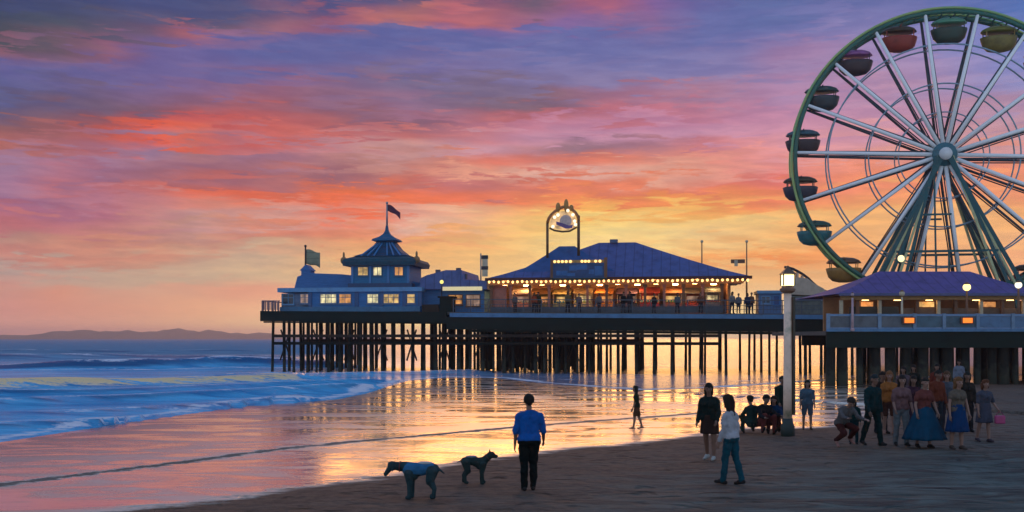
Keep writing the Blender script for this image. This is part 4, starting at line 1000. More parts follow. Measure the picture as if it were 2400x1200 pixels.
# lamp posts on the boardwalk
def walk_lamp(x, ytop, label, D, headc, s=.24, ybase=None, pole=None, lit=True):
    zb = zd if ybase is None else rz_(ybase, D); X = rx(x, D); t = thing('lamp_post', label, 'street lamp', (X, D, zb), group='lamp posts on the boardwalk')
    MB().tube([(X, D, zb), (X, D, rz_(ytop+8, D))], [.09, .06], 8).build('pole', pole or brown_trim, t)
    MB().lathe([(.13,0), (.13,.12), (.09,.2)], (X, D, zb), 10).build('base', pole or brown_trim, t)
    MB().ball((X, D, rz_(ytop, D)), s, 12, 8).build('globe', headc, t)
    MB().lathe([(s*.9, s*.72), (s*.5, s*1.1), (.03, s*1.4)], (X, D, rz_(ytop, D)), 10).build('cap', brown_trim, t)
walk_lamp(2266, 673, 'lamp post with a glowing yellow globe in front of the violet roof', DB+.6, glow('yellow_globe', (1.,.72,.26), 2.2), .23)
walk_lamp(2387, 668, 'lamp post with a white glowing globe at the right end of the violet roof', DB+1.5, glow('white_globe', (1.,.88,.66), 1.6), .21)
walk_lamp(2114, 688, 'lamp post with a small unlit cream globe before the snack pavilion', DB+.5, cream, .17, pole=cream)
walk_lamp(1998, 690, 'short pink post at the left end of the boardwalk railing', DB-.35, mat('pink_cap', (.5,.36,.36), .6), .1, ybase=776, pole=mat('pink_post', (.45,.30,.32), .6, var=.2))

# ------------------------------------------------------------------ street lamp on the sand
def street_lamp():
    b = ground(1846, 1022); D = b.y; s = D/F
    t = thing('street_lamp', 'tall pale post with a glowing square lantern standing on the sand', 'street lamp', tuple(b))
    x, y, z = b
    MB().lathe([(.2,-.1), (.2,.28), (.16,.36), (.14,.5)], tuple(b), 12).build('base', mat('lamp_base_green', (.02,.035,.03), .6), t)
    pl = mat('lamp_post_stone', (.85,.62,.47), .55, var=.3, scale=2.2, bump=.2, dirt=(.34,.33,.22))
    top = EYE+(HZ-688)*s
    MB().lathe([(.125, .5), (.12, 1.5), (.112, 2.6), (.105, top-z)], tuple(b), 14).build('pole', pl, t)
    MB().lathe([(.11,0), (.2,.05), (.23,.12), (.17,.16), (.17,.22)], (x, y, top), 12).build('collar', mat('collar_brown', (.17,.085,.05), .5), t)
    zl = top+.222
    MB().span(x-.14, x+.14, y-.14, y+.14, zl, zl+.3).build('lantern', lantern_m, t)
    m = MB()
    for sx in (-1, 1):
        for sy in (-1, 1): m.span(x+sx*.155-.015, x+sx*.155+.015, y+sy*.155-.015, y+sy*.155+.015, zl, zl+.32)
    m.build('frame', dark_steel, t)
    mb = MB(); mb.lathe([(.28, 0), (.2,.06), (.08,.16), (.03,.24)], (x, y, zl+.322), 4, PI/4, False); mb.build('cap', mat('lamp_cap', (.12,.07,.04), .5), t)
    MB().span(x+.13, x+.19, y-.1, y+.1, z+.6, top-.1).build('shaded_side', mat('post_shade_dark', (.05,.045,.03), .6), t)  # dark strip standing for the shaded side of the post
street_lamp()

# ------------------------------------------------------------------ big wheel
DW = 92.; wsc = DW/F; wc = Vector((rx(2206, DW), DW, rz_(368, DW))); RW = 333*wsc; HW = 1.0
WZ = R(-11)
fw = thing('ferris_wheel', 'big wheel with green rims, white spokes and covered cars rising behind the boardwalk', 'ferris wheel', (wc.x, wc.y, rz_(745, DW)))
base = Vector((wc.x, wc.y, rz_(745, DW))); OFF[fw.name] = tuple(base)
fw.rotation_euler = (0, 0, WZ)
green_rim = mat('green_rim_paint', (.008,.115,.085), .4, .0, var=.35, scale=.8); lime = mat('lime_rim_paint', (.30,.42,.14), .4, .1, var=.5, scale=.35, dirt=(.10,.36,.19))
spoke_w = mat('white_spoke_paint', (.93,.94,.93), .4, .0, var=.04, scale=.6); spoke_d = mat('dark_tie_and_spoke_shade', (.03,.06,.08), .5, .1, var=.3)
ring_m = mat('pale_blue_ring', (.22,.34,.42), .45, .1, var=.3); leg_m = mat('teal_leg_paint', (.006,.095,.105), .55, .0, var=.35, scale=.6); leg_y = mat('cream_leg_paint', (.48,.50,.26), .5, var=.25)
def circ(r, dy, n=96): return [wc+Vector((r*math.cos(2*PI*i/n), dy, r*math.sin(2*PI*i/n))) for i in range(n)]
for dy in (-HW, HW):
    MB().tube(circ(RW, dy), .21, 7, closed=True).build('rim', green_rim, fw)
    MB().tube(circ(RW+.32, dy-.02), .125, 7, closed=True).build('rim_edge', lime, fw)
    for k_, r in ((.775, .075), (.50, .07), (.30, .06)): MB().tube(circ(RW*k_, dy, 72), r, 6, closed=True).build('inner_ring', ring_m, fw)
m = MB()
for i in range(72):
    a = 2*PI*i/72; p = wc+Vector((RW*math.cos(a), 0, RW*math.sin(a)))
    m.bar(p-Vector((0,HW,0)), p+Vector((0,HW,0)), .1)
    a2 = 2*PI*(i+1)/72; q_ = wc+Vector((RW*math.cos(a2), HW, RW*math.sin(a2))); m.bar(p-Vector((0,HW,0)), q_, .05)
m.build('rim_lattice', green_rim, fw)
NG = 18; PH = R(87)
for i in range(NG):
    a = PH+2*PI*i/NG+PI/NG
    dr = Vector((math.cos(a), 0, math.sin(a))); tn_ = Vector((-math.sin(a), 0, math.cos(a)))
    for sy in (-1, 1):
        MB().tube([wc+dr*.9+Vector((0, sy*HW*1.25, 0)), wc+dr*RW+Vector((0, sy*HW, 0))], [.19, .15] if sy < 0 else [.13, .10], 7).build('spoke', spoke_w if sy < 0 else spoke_d, fw)  # back spokes coloured dark as the shadow beside the white ones
    m = MB()
    for sy in (-1, 1):
        m.tube([wc+dr*.9-tn_*.28+Vector((0, sy*HW*1.25+.1, 0)), wc+dr*RW*.98-tn_*.1+Vector((0, sy*HW+.1, 0))], .06, 6)
    for k_ in (.3, .5, .775): m.bar(wc+dr*RW*k_-Vector((0,HW,0)), wc+dr*RW*k_+Vector((0,HW,0)), .07)
    m.build('spoke_tie', spoke_d, fw)
MB().tube([wc+Vector((0,-1.7,0)), wc+Vector((0,1.7,0))], .42, 16).build('axle', leg_m, fw)
for s_ in (-1, 1):
    MB().tube([wc+Vector((0, s_*1.1, 0)), wc+Vector((0, s_*1.5, 0))], 1.05, 20).build('hub', mat('hub_teal', (.05,.17,.20), .45, .1, var=.3), fw)
MB().tube([wc+Vector((0,-1.71,0)), wc+Vector((0,-1.9,0))], .55, 16).build('hub_cap', white_paint, fw)
zb = DECK(wc.x)-wc.z
for sy in (-1, 1):
    yy = sy*1.6; ysp = sy*2.6
    for sx in (-1, 1):
        for j, (off, mm, rad) in enumerate(((7.6, leg_m, .19), (6.9, leg_y, .12), (6.2, leg_m, .17), (5.2, leg_y, .12), (4.4, leg_m, .15))):
            if sx > 0 and j == 4: continue
            MB().bar(wc+Vector((sx*(.25+.12*j), yy, -.2)), wc+Vector((sx*off, ysp, zb)), rad*1.7).build('support_leg', mm, fw)
    m = MB(); hh = -225*wsc; f_ = -hh/(-zb)
    m.bar(wc+Vector((-7.6*f_, yy+(ysp-yy)*f_, hh)), wc+Vector((7.6*f_, yy+(ysp-yy)*f_, hh)), .2)
    h2 = -140*wsc; f2 = -h2/(-zb); m.bar(wc+Vector((-6.5*f2, yy+(ysp-yy)*f2, h2)), wc+Vector((1.2*f2, yy+(ysp-yy)*f2, h2)), .16)
    m.bar(wc+Vector((-.9, yy+.2, -.2)), wc+Vector((-.9, ysp, zb)), .14); m.bar(wc+Vector((.1, ysp, hh)), wc+Vector((.1, ysp, zb)), .16)
    m.build('cross_beam', leg_m, fw)
fl = thing('floodlight', 'pale floodlight clamped to a leg of the big wheel', 'lamp', (rx(2112, 88.5), 88.5, rz_(610, 88.5)))
MB().ball((rx(2112, 88.5), 88.5, rz_(606, 88.5)), (.3,.25,.3), 10, 8).build('lens', glow('flood_lens', (1.,.82,.40), 1.6), fl)
MB().tube([(rx(2112, 88.5), 88.6, rz_(606, 88.5)), (rx(2112, 88.5)+.2, 89.4, rz_(614, 88.5))], .12).build('bracket', leg_m, fl)
# cars: tub, canopy, uprights
cars = {0:('green',(.012,.05,.035),(.07,.26,.16)), 1:('red',(.26,.03,.018),(.04,.03,.015)), 2:('maroon',(.03,.022,.03),(.30,.10,.28)), 3:('navy',(.015,.04,.05),(.01,.06,.06)), 4:('grey-brown',(.03,.024,.03),(.03,.10,.13)),
        5:('charcoal',(.025,.035,.055),(.04,.035,.015)), 6:('teal',(.01,.16,.17),(.012,.08,.06)), 7:('amber',(.34,.18,.04),(.12,.06,.03)), 17:('olive',(.17,.14,.03),(.14,.15,.02)), 16:('ochre',(.25,.12,.03),(.2,.1,.03))}
pal = list(cars.values())
for i in range(NG):
    a = PH+2*PI*i/NG; nm, c1, c2 = cars.get(i, pal[i % len(pal)])
    pv_ = wc+Vector((RW*.965*math.cos(a), 0, RW*.965*math.sin(a)))
    c = pv_+Vector((0, 0, -1.0))
    mt = mat(f'car_{nm}_tub', c1, .45, .05, var=.35, scale=1.5); mc = mat(f'car_{nm}_canopy', c2, .45, .05, var=.3, scale=1.5)
    tub = MB().lathe([(.45,-1.18), (1.0,-1.05), (1.36,-.7), (1.52,-.2), (1.58,.1), (1.5,.14), (1.42,.08), (1.1,-.5), (.6,-.72)], tuple(c), 14)
    tub.v = [(x, wc.y+(y-wc.y)*.62, z) for x, y, z in tub.v]
    g_ = tub.build('car', mt, fw); g_['label'] = f'{nm} covered car'
    cn = MB().lathe([(1.5,.56), (1.55,.62), (1.36,.86), (.9,1.05), (.25,1.12)], tuple(c), 14); cn.v = [(x, wc.y+(y-wc.y)*.62, z) for x, y, z in cn.v]
    cn.build('canopy', mc, g_)
    for sx in (-1, 1):
        for sy in (-1, 1): MB().bar(c+Vector((sx*1.15, sy*.62, 0)), c+Vector((sx*1.15, sy*.66, .62)), .08).build('upright', mt, g_)
    m = MB(); m.bar(c+Vector((0, 0, 1.1)), pv_+Vector((0,0,.15)), .1); m.bar(pv_+Vector((0,-HW,.0)), pv_+Vector((0,HW,.0)), .09)
    m.build('hanger', mt, g_)
    for sy in (-.3, .3): MB().box(tuple(c+Vector((0, sy, -.25))), (2.2, .12, .75)).build('seat_back', mc, g_)
# ------------------------------------------------------------------ people and dogs: skeletons fleshed out and fused into one skin
fold_t = bpy.data.textures.new('folds', 'CLOUDS'); fold_t.noise_scale = .11; fold_t.noise_depth = 2
def fuse(mb, name, m, parent, vox, smooth=3, off=(0,0,0), folds=0.):
    me = mb.mesh('raw_shape'); o = bpy.data.objects.new('raw_shape', me); C.objects.link(o)
    r = o.modifiers.new('r', 'REMESH'); r.mode = 'VOXEL'; r.voxel_size = vox; r.use_smooth_shade = True
    s = o.modifiers.new('s', 'SMOOTH'); s.iterations = smooth; s.factor = .5
    if folds:
        d_ = o.modifiers.new('d', 'DISPLACE'); d_.texture = fold_t; d_.strength = folds; d_.mid_level = .42
    dg = bpy.context.evaluated_depsgraph_get()
    nm = bpy.data.meshes.new_from_object(o.evaluated_get(dg)); nm.name = name
    bpy.data.objects.remove(o); bpy.data.meshes.remove(me)
    nm.polygons.foreach_set('use_smooth', [True]*len(nm.polygons))
    nm.materials.clear(); nm.materials.append(m)
    ob = bpy.data.objects.new(name, nm); C.objects.link(ob); ob.parent = parent
    return ob
cloth_n = 0
def cloth(col, rough=.85):
    global cloth_n; cloth_n += 1
    return mat(f'cloth_{cloth_n}', col, rough, 0, .08, .3, 5., .35, bscale=18)
skins = [mat('skin_light', (.26,.14,.10), .55, var=.12, scale=6), mat('skin_tan', (.17,.085,.055), .55, var=.12, scale=6), mat('skin_dark', (.09,.05,.035), .5, var=.15, scale=6)]
eye_m = mat('eye_dark', (.02,.015,.012), .2, var=.1)
def V3(x, y, z): return Vector((x, y, z))
def person(label, pos, h=1.72, face=0., skin=0, hair=(.02,.015,.012), hair_len='short', top=(.1,.1,.1), sleeve=.5, bottom=('trousers', (.03,.03,.04)), shoes=(.02,.02,.02),
           legs=((4,6,3),(-4,4,3)), arms=((4,8,10),(2,8,12)), lean=2., head_yaw=0., head_pitch=0., build=1., fem=False, vox=.0125, fingers=True, top_len=.12, mats=None, group='people on the beach', twist=0., sit=False):
    """face: compass the body faces, 0 = away from the camera, 180 = towards it, 90 = left. legs: (swing, knee, spread); arms: (swing, spread, elbow) for left, right."""
    root = thing('person', label, 'person', tuple(pos), R(face), group)
    OFF[root.name] = (0,0,0)
    s = h/1.75; w_ = build
    sk = skins[skin]; B = []   # body capsules: p, q, r0, r1, zone
    def add(p, q, r0, r1, zone): B.append((p, q, r0, r1, zone))
    ln = R(lean); up = V3(0, math.sin(ln), math.cos(ln)); fw = V3(0, math.cos(ln), -math.sin(ln)); sd = V3(1,0,0)
    if twist: q_ = Matrix.Rotation(R(twist), 3, up); sd = q_ @ sd; fw = q_ @ fw
    P = lambda x, y, z: sd*x*s + fw*y*s + up*z*s
    shw = (.165 if fem else .185)*w_
    # trunk
    for sx in (-1, 1):
        add(P(sx*.075*w_, 0, .02), P(sx*.058*w_, .0, .20), .108*s*w_, (.086 if fem else .094)*s*w_, 'trunk')
        add(P(sx*.062*w_, 0, .20), P(sx*.08*w_, .005, .37), .094*s*w_, .10*s*w_, 'trunk')
        add(P(sx*.035*w_, -.015, .475), P(sx*shw*.92, -.012, .425), .055*s, .056*s*w_, 'trunk')
        if fem: add(P(sx*.065, .085, .33), P(sx*.06, .08, .36), .06*s, .06*s, 'trunk')
    add(P(-.085*w_, -.02, -.02), P(.085*w_, -.02, -.02), .115*s*w_, .115*s*w_, 'hips')
    add(P(0, 0, .42), P(0, .005, .475), .075*s, .06*s, 'trunk')
    add(P(0, 0, .48), P(0, .025, .60), .056*s, .053*s, 'neck')
    # head
    hc = P(0, .035, .70); Hm = Matrix.Rotation(R(-head_yaw), 3, up) @ Matrix((sd, fw, up)).transposed() @ Matrix.Rotation(R(head_pitch), 3, 'X')
    H = lambda x, y, z: hc + Hm @ V3(x*s, y*s, z*s)
    hz = []
    hz.append((H(0, -.012, .025), H(0, -.005, .03), .094*s, .094*s)); hz.append((H(0, .03, -.02), H(0, .032, -.055), .075*s, .058*s)); hz.append((H(0, .05, -.085), H(0, .058, -.09), .034*s, .03*s))
    hz.append((H(0, .088, .012), H(0, .108, -.022), .012*s, .019*s))                    # nose
    hz.append((H(-.018, .092, -.055), H(.018, .092, -.055), .010*s, .010*s))            # mouth
    for sx in (-1, 1):
        hz.append((H(sx*.088, -.01, .01), H(sx*.09, -.012, -.025), .016*s, .013*s))     # ears
        hz.append((H(sx*.02, .085, .035), H(sx*.045, .078, .035), .014*s, .014*s))      # brow
    # legs
    feet = []; legp = []
    for sx, (sw, kn, spd) in zip((-1, 1), legs):
        hip = V3(sx*.088*s*w_, -.01*s, -.03*s); a, k_ = R(sw), R(sw-kn)
        b_ = R(spd)
        kneep = hip + V3(sx*math.sin(b_), math.sin(a)*math.cos(b_), -math.cos(a)*math.cos(b_))*.43*s
        ank = kneep + V3(sx*math.sin(b_)*.25, math.sin(k_), -math.cos(k_))*.415*s
        add(hip, kneep, .088*s*w_, .058*s*w_, 'thigh'); 
        mid = kneep.lerp(ank, .3) - V3(0, .015*s*math.cos(k_), 0)
        add(kneep, mid, .056*s*w_, .056*s*w_, 'shin'); add(mid, ank, .056*s*w_, .037*s, 'shin')
        fp = R(max(-50, min(50, (sw-kn)*.6))); fd = V3(sx*.12, math.cos(fp), math.sin(fp)).normalized()
        if sit: fd = V3(sx*.1, .75, .66)
        heel = ank - fd*.05*s + V3(0,0,-.045*s); toe = ank + fd*.17*s + V3(0,0,-.055*s)
        add(heel, toe, .036*s, .028*s, 'foot'); add(ank, ank.lerp(toe, .45), .038*s, .034*s, 'foot')
        feet.append((heel, toe, ank)); legp.append((hip, kneep, ank))
    # arms and hands
    hands = []
    for sx, (sw, spd, el_) in zip((-1, 1), arms):
        sh = P(sx*(shw+.004), -.01, .418); a, b_ = R(sw), R(spd)
        d1 = V3(sx*math.sin(b_), math.sin(a)*math.cos(b_), -math.cos(a)*math.cos(b_))
        elb = sh + d1*.285*s; a2 = R(sw+el_)
        d2 = V3(sx*math.sin(b_)*(.35 if el_ < 60 else -.6), math.sin(a2), -math.cos(a2)).normalized()
        wr = elb + d2*.25*s
        add(sh, elb, .047*s*w_, .038*s*w_, 'uparm'); add(elb, wr, .04*s*w_, .027*s, 'forearm')
        lat = (V3(0,1,0) - d2*d2.y); lat = lat.normalized() if lat.length > .2 else V3(1,0,0)
        nrm = d2.cross(lat)*(-sx)
        pc = wr + d2*.085*s
        add(wr+lat*.012*s, pc+lat*.026*s, .02*s, .018*s, 'hand'); add(wr-lat*.012*s, pc-lat*.026*s, .02*s, .017*s, 'hand')
        if fingers:
            for i, (o_, l_) in enumerate(((.033,.068),(.011,.078),(-.012,.072),(-.034,.056))):
                f0 = pc+lat*o_*s; f1 = f0+(d2*.96+nrm*.22)*l_*.55*s; f2 = f1+(d2*.75+nrm*.62)*l_*.5*s
                add(f0, f1, .0095*s, .0088*s, 'hand'); add(f1, f2, .0088*s, .0078*s, 'hand')
            t0 = wr+d2*.035*s+lat*.026*s; t1 = t0+(d2*.62+lat*.72)*.045*s; t2 = t1+(d2*.9+lat*.25)*.033*s
            add(t0, t1, .0115*s, .010*s, 'hand'); add(t1, t2, .010*s, .0085*s, 'hand')
        hands.append((wr, pc, d2, elb, sh))
    # set the lowest point on the ground
    low = min(min(p.z-r0, q.z-r1) for p, q, r0, r1, zn in B) + .008*s
    up_ = V3(0,0,-low)
    sp_ = lambda v: v+up_
    body = MB()
    for p, q, r0, r1, zn in B: body.capsule(sp_(p), sp_(q), r0, r1, 10)
    for p, q, r0, r1 in hz: body.capsule(sp_(p), sp_(q), r0, r1, 12)
    fuse(body, 'body', sk, root, vox*(.72 if fingers else 1.), 2)
    for sx in (-1, 1): MB().ball(tuple(sp_(H(sx*.033, .0905, .014))), .0115*s, 8, 6).build('eye', eye_m, root, (0,0,0))
    # clothes
    infl = .014*s
    sh_ = MB()
    for p, q, r0, r1, zn in B:
        if zn == 'trunk': sh_.capsule(sp_(p), sp_(q), r0+infl, r1+infl)
        if zn == 'hips' and top_len > 0: sh_.capsule(sp_(p+up*.02*s), sp_(q+up*.02*s), r0+infl*.9, r1+infl*.9)
        if zn == 'uparm' and sleeve > 0: sh_.capsule(sp_(p), sp_(p.lerp(q, min(1, sleeve*1.6))), r0+infl*1.3, r0*(1-.2*min(1,sleeve*1.6))+infl*1.3)
        if zn == 'forearm' and sleeve > .65: sh_.capsule(sp_(p), sp_(p.lerp(q, .92)), r0+infl*1.2, r1+infl)
    fuse(sh_, 'shirt' if bottom[0] != 'dress' else 'dress_top', cloth(tuple(v*.6 for v in top)), root, vox*1.15, 2, folds=.05*s)
    kind, bc = bottom[0], bottom[1]
    bm_ = cloth(tuple(v*.6 for v in bc))
    if kind in ('trousers', 'shorts'):
        tr = MB(); cut = 1.0 if kind == 'trousers' else 0.
        for p, q, r0, r1, zn in B:
            if zn == 'hips': tr.capsule(sp_(p), sp_(q), r0+infl*.7, r1+infl*.7)
            if zn == 'thigh': tr.capsule(sp_(p), sp_(q if cut else p.lerp(q, .82)), r0+infl, r1+infl*(1.1 if cut else 1.8))
            if zn == 'shin' and cut: tr.capsule(sp_(p), sp_(q), r0+infl, max(r1, .044*s)+infl)
        fuse(tr, kind, bm_, root, vox*1.1, 2, folds=.045*s)
    else:
        L_, wd = bottom[2], bottom[3]   # length below the waist and hem radius
        wz = .10 if kind == 'skirt' else .16; n = 40; vs, fs = [], []; NR = 12
        for lay in (0, 1):
            for i in range(NR+1):
                t = i/NR; zz = wz*s-(L_+wz)*s*t; rr = (.168*w_*s+(wd*s-.168*w_*s)*t**.8)-lay*.012
                for j in range(n):
                    a = 2*PI*j/n; f_ = 1+.11*t*math.sin(a*9+i*.15+1.3*math.sin(a*2))+.07*t*math.sin(a*4+1+.2*i)
                    vs.append(sp_(V3(rr*f_*math.cos(a), rr*.8*f_*math.sin(a)-.01+lean*.002*(1-t), zz)))
        K = (NR+1)*n
        for lay in (0, 1):
            for i in range(NR):
                for j in range(n):
                    a, b_ = lay*K+i*n+j, lay*K+i*n+(j+1) % n; fs.append((a, b_, b_+n, a+n) if lay == 0 else (a, a+n, b_+n, b_))
        for j in range(n):
            fs.append((NR*n+j, NR*n+(j+1) % n, K+NR*n+(j+1) % n, K+NR*n+j)); fs.append((j, K+j, K+(j+1) % n, (j+1) % n))
        mb = MB(); mb.add(vs, fs, True); mb.build('skirt' if kind == 'skirt' else 'dress_skirt', bm_, root, (0,0,0))
    if shoes:
        ms = cloth(shoes, .6)
        for (heel, toe, ank) in feet:
            f_ = MB(); f_.capsule(sp_(heel+V3(0,0,.004)), sp_(toe+V3(0,0,.004)), .043*s, .035*s); f_.capsule(sp_(ank-V3(0,0,.012*s)), sp_(ank.lerp(toe, .5)), .047*s, .04*s)
            fuse(f_, 'shoe', ms, root, vox, 2)
    hm_ = mat('hair_%d_%d_%d' % tuple(int(v*1000) for v in hair), hair, .65, 0, .12, var=.4, scale=8, bump=.5, stretch=(8,8,1))
    hb_ = MB(); hb_.capsule(sp_(H(0, -.03, .045)), sp_(H(0, .0, .062)), .097*s, .092*s, 12); hb_.capsule(sp_(H(0, -.055, .0)), sp_(H(0, -.05, .05)), .075*s, .085*s, 12)
    for sx in (-1, 1): hb_.capsule(sp_(H(sx*.05, -.03, .02)), sp_(H(sx*.04, .03, .07)), .052*s, .045*s)
    if hair_len in ('mid', 'long'):
        for sx in (-1, 0, 1): hb_.capsule(sp_(H(sx*.05, -.06, .0)), sp_(H(sx*.06, -.075, -.14 if hair_len == 'mid' else -.30)), .058*s, .035*s)
        for sx in (-1, 1): hb_.capsule(sp_(H(sx*.078, -.01, .03)), sp_(H(sx*.085, -.01, -.10)), .03*s, .025*s)
    if hair_len == 'bun': hb_.ball(tuple(sp_(H(0, -.10, .09))), .055*s)
    fuse(hb_, 'hair', hm_, root, vox, 1, folds=.03*s)
    root['n'] = 0; del root['n']
    Mw = Matrix.Translation(Vector(pos)) @ Matrix.Rotation(R(face), 4, 'Z')
    return root, [(Mw @ sp_(wr), Mw @ sp_(pc)) for wr, pc, *_ in hands]
def dog(label, pos, face, L_=.75, hgt=.55, col=(.02,.02,.02), head=(.5, .05), ears='up', tail=.5, coat=None, stride=(8,-10,-6,12), muzzle_down=0., saddle=None):
    """face: 90 = facing left in the picture, -90 = facing right."""
    root = thing('dog', label, 'dog', tuple(pos), R(face)); OFF[root.name] = (0,0,0)
    s = hgt; b = MB(); hl = L_*.36
    W = lambda x, y, z: V3(x, y, z*s)
    b.capsule(W(0, hl*.75, .83), W(0, hl*.15, .80), .19*s, .18*s); b.capsule(W(0, hl*.7, .76), W(0, hl*.5, .68), .18*s, .17*s)
    b.capsule(W(0, hl*.2, .82), W(0, -hl*.5, .86), .18*s, .15*s); b.capsule(W(0, -hl*.5, .88), W(0, -hl*.95, .84), .155*s, .16*s)
    hx, hz_ = head
    nk0 = W(0, hl*.95, .90); hd = W(0, hl+hx*L_*.5, .95+hz_)
    b.capsule(nk0, hd, .155*s, .115*s); b.capsule(hd, hd+V3(0, .05*L_, .01), .135*s, .12*s)
    mz = hd+V3(0, .20*L_, -.03*s-muzzle_down*.22*s); b.capsule(hd+V3(0, .07*L_, -.02*s), mz, .09*s, .062*s)
    for sx in (-1, 1):
        if ears == 'up': b.capsule(hd+V3(sx*.055*s, -.01, .07*s), hd+V3(sx*.075*s, -.015, .22*s), .04*s, .012*s)
        else: b.capsule(hd+V3(sx*.085*s, .0, .05*s), hd+V3(sx*.12*s, .01, -.12*s), .035*s, .028*s)
    for sx, st_f, st_h in ((-1, stride[0], stride[2]), (1, stride[1], stride[3])):
        a = R(st_f); sh = W(sx*.10, hl*.78, .72); elb = sh+V3(0, -.05*s, -.26*s); wr = elb+V3(0, math.sin(a)*.24*s, -math.cos(a)*.26*s); pw = wr+V3(0, math.sin(a*.5)*.12*s, -.16*s)
        b.capsule(sh, elb, .13*s, .095*s); b.capsule(elb, wr, .085*s, .066*s); b.capsule(wr, pw, .062*s, .058*s); b.capsule(pw, pw+V3(0, .06*s, -.005), .06*s, .054*s)
        a = R(st_h); hp = W(sx*.09, -hl*.85, .80); kn = hp+V3(0, .07*s+math.sin(a)*.1*s, -.30*s); hk = kn+V3(0, -.13*s+math.sin(a)*.16*s, -.20*s); pw = hk+V3(0, math.sin(a)*.1*s+.02*s, -.235*s)
        b.capsule(hp, kn, .165*s, .115*s); b.capsule(kn, hk, .10*s, .066*s); b.capsule(hk, pw, .062*s, .058*s); b.capsule(pw, pw+V3(0, .06*s, -.005), .06*s, .054*s)
    t0 = W(0, -hl*1.05, .90); t1 = t0+V3(0, -.12*L_, .05*s*tail*4-.06*s); t2 = t1+V3(0, -.10*L_, (.16*tail-.08)*s)
    b.capsule(t0, t1, .045*s, .032*s); b.capsule(t1, t2, .032*s, .016*s)
    low = min(v[2] for v in b.v); b.v = [(x, y, z-low) for x, y, z in b.v]
    fuse(b, 'body', mat('fur_%d_%d' % (int(col[0]*1000), int(col[2]*1000)), col, .75, spec=.1, var=.5, scale=7, bump=.5, bscale=60), root, .0095, 2, folds=.016)
    for sx in (-1, 1): MB().ball((sx*.062*s, (hd.y+.09*L_), hd.z-low+.035*s), .014*s+.002, 8, 6).build('eye', eye_m, root, (0,0,0))
    MB().ball((0, mz.y+.045*s, mz.z-low+.012*s), .022*s+.002, 8, 6).build('nose', eye_m, root, (0,0,0))
    if coat:
        c = MB(); c.capsule(W(0, hl*.8, .845-low/s), W(0, hl*.1, .83-low/s), .205*s, .20*s); c.capsule(W(0, hl*.1, .83-low/s), W(0, -hl*.75, .87-low/s), .20*s, .17*s)
        fuse(c, 'dog_coat', cloth(coat), root, .012, 3)
    if saddle:
        c = MB(); c.ball((0, -hl*.35, (1.02-low/s)*s), (.12*s, .24*s, .05*s)); fuse(c, 'saddle_patch', cloth(saddle), root, .01, 2)
    mb = MB(); q = (nk0+hd)/2-V3(0,0,low); t = (hd-nk0).normalized(); x = V3(1,0,0); y = t.cross(x)
    mb.tube([q+(x*math.cos(a)+y*math.sin(a))*.15*s for a in np.linspace(0, 2*PI, 18)[:-1]], .014*s, 6, closed=True); mb.build('collar', mat('collar_red', (.12,.02,.02), .6), root, (0,0,0))
    return root

G = ground
person('person in a bright blue shirt and black trousers walking away beside the two dogs', G(1240,1149), 1.71, 3, 1, (.015,.013,.012), 'short', (.012,.14,.52), .62, ('trousers', (.008,.014,.014)), legs=((-3,2,0),(5,9,-2)), arms=((-2,9,14),(6,13,38)), build=1.08, lean=1, head_yaw=-8, vox=.011)
person('slim person with long dark hair in a pale grey top and teal jeans', G(1712,1136), 1.66, 42, 0, (.02,.013,.01), 'long', (.58,.58,.62), .9, ('trousers', (.012,.10,.14)), legs=((10,4,1),(-8,10,2)), arms=((6,7,16),(-6,8,10)), fem=True, build=.92, vox=.011, top_len=.15, head_yaw=12)
person('person in a black hooded top and short skirt with bare legs and pale socks', G(1663,1078), 1.70, 150, 1, (.012,.014,.012), 'mid', (.012,.03,.028), .9, ('skirt', (.05,.03,.025), .34, .22), shoes=(.35,.36,.33), legs=((5,4,2),(-6,10,2)), arms=((8,10,40),(4,9,30)), fem=True, build=1.08, head_yaw=-20)
person('lone child in a dark top walking on the wet sand before the pier', G(1492,1006), 1.32, 80, 1, (.015,.02,.015), 'mid', (.015,.035,.02), .5, ('shorts', (.13,.06,.03)), shoes=None, legs=((12,6,2),(-10,8,2)), arms=((10,6,12),(-8,6,10)), vox=.012)
person('person in a steel blue shirt and shorts standing right of the street lamp', G(1892,1007), 1.46, 170, 0, (.012,.02,.012), 'mid', (.10,.18,.25), .5, ('shorts', (.11,.16,.22)), shoes=(.09,.06,.05), legs=((3,3,4),(-4,5,4)), arms=((3,9,10),(3,9,10)), vox=.013)
person('person in dark green standing half hidden behind the street lamp', G(1831,1006), 1.58, 200, 1, (.014,.02,.016), 'short', (.014,.04,.032), .9, ('trousers', (.012,.03,.028)), legs=((2,2,3),(-2,3,3)), arms=((2,8,10),(10,8,30)), vox=.013)
person('person sitting on the sand in all dark green, leftmost of the seated three', G(1764,1016), 1.68, 20, 1, (.013,.016,.014), 'short', (.018,.05,.045), .9, ('trousers', (.02,.05,.045)), legs=((122,128,6),(128,140,8)), arms=((38,10,40),(42,10,40)), lean=8, sit=True, vox=.013, group='people sitting on the sand')
person('person sitting on the sand in black with dull red trousers, middle of three', G(1788,1017), 1.72, 200, 1, (.012,.012,.012), 'short', (.022,.026,.03), .9, ('trousers', (.20,.05,.045)), legs=((118,122,9),(126,136,9)), arms=((48,12,40),(42,12,40)), lean=12, sit=True, vox=.013, group='people sitting on the sand')
person('person sitting on the sand in a navy jacket, nearest the street lamp', G(1814,1015), 1.62, 165, 0, (.02,.013,.01), 'mid', (.008,.05,.13), .9, ('trousers', (.10,.03,.03)), legs=((124,134,8),(116,120,9)), arms=((42,10,40),(44,10,40)), lean=10, sit=True, vox=.013, group='people sitting on the sand')
grp = 'group of people standing on the sand at the right'
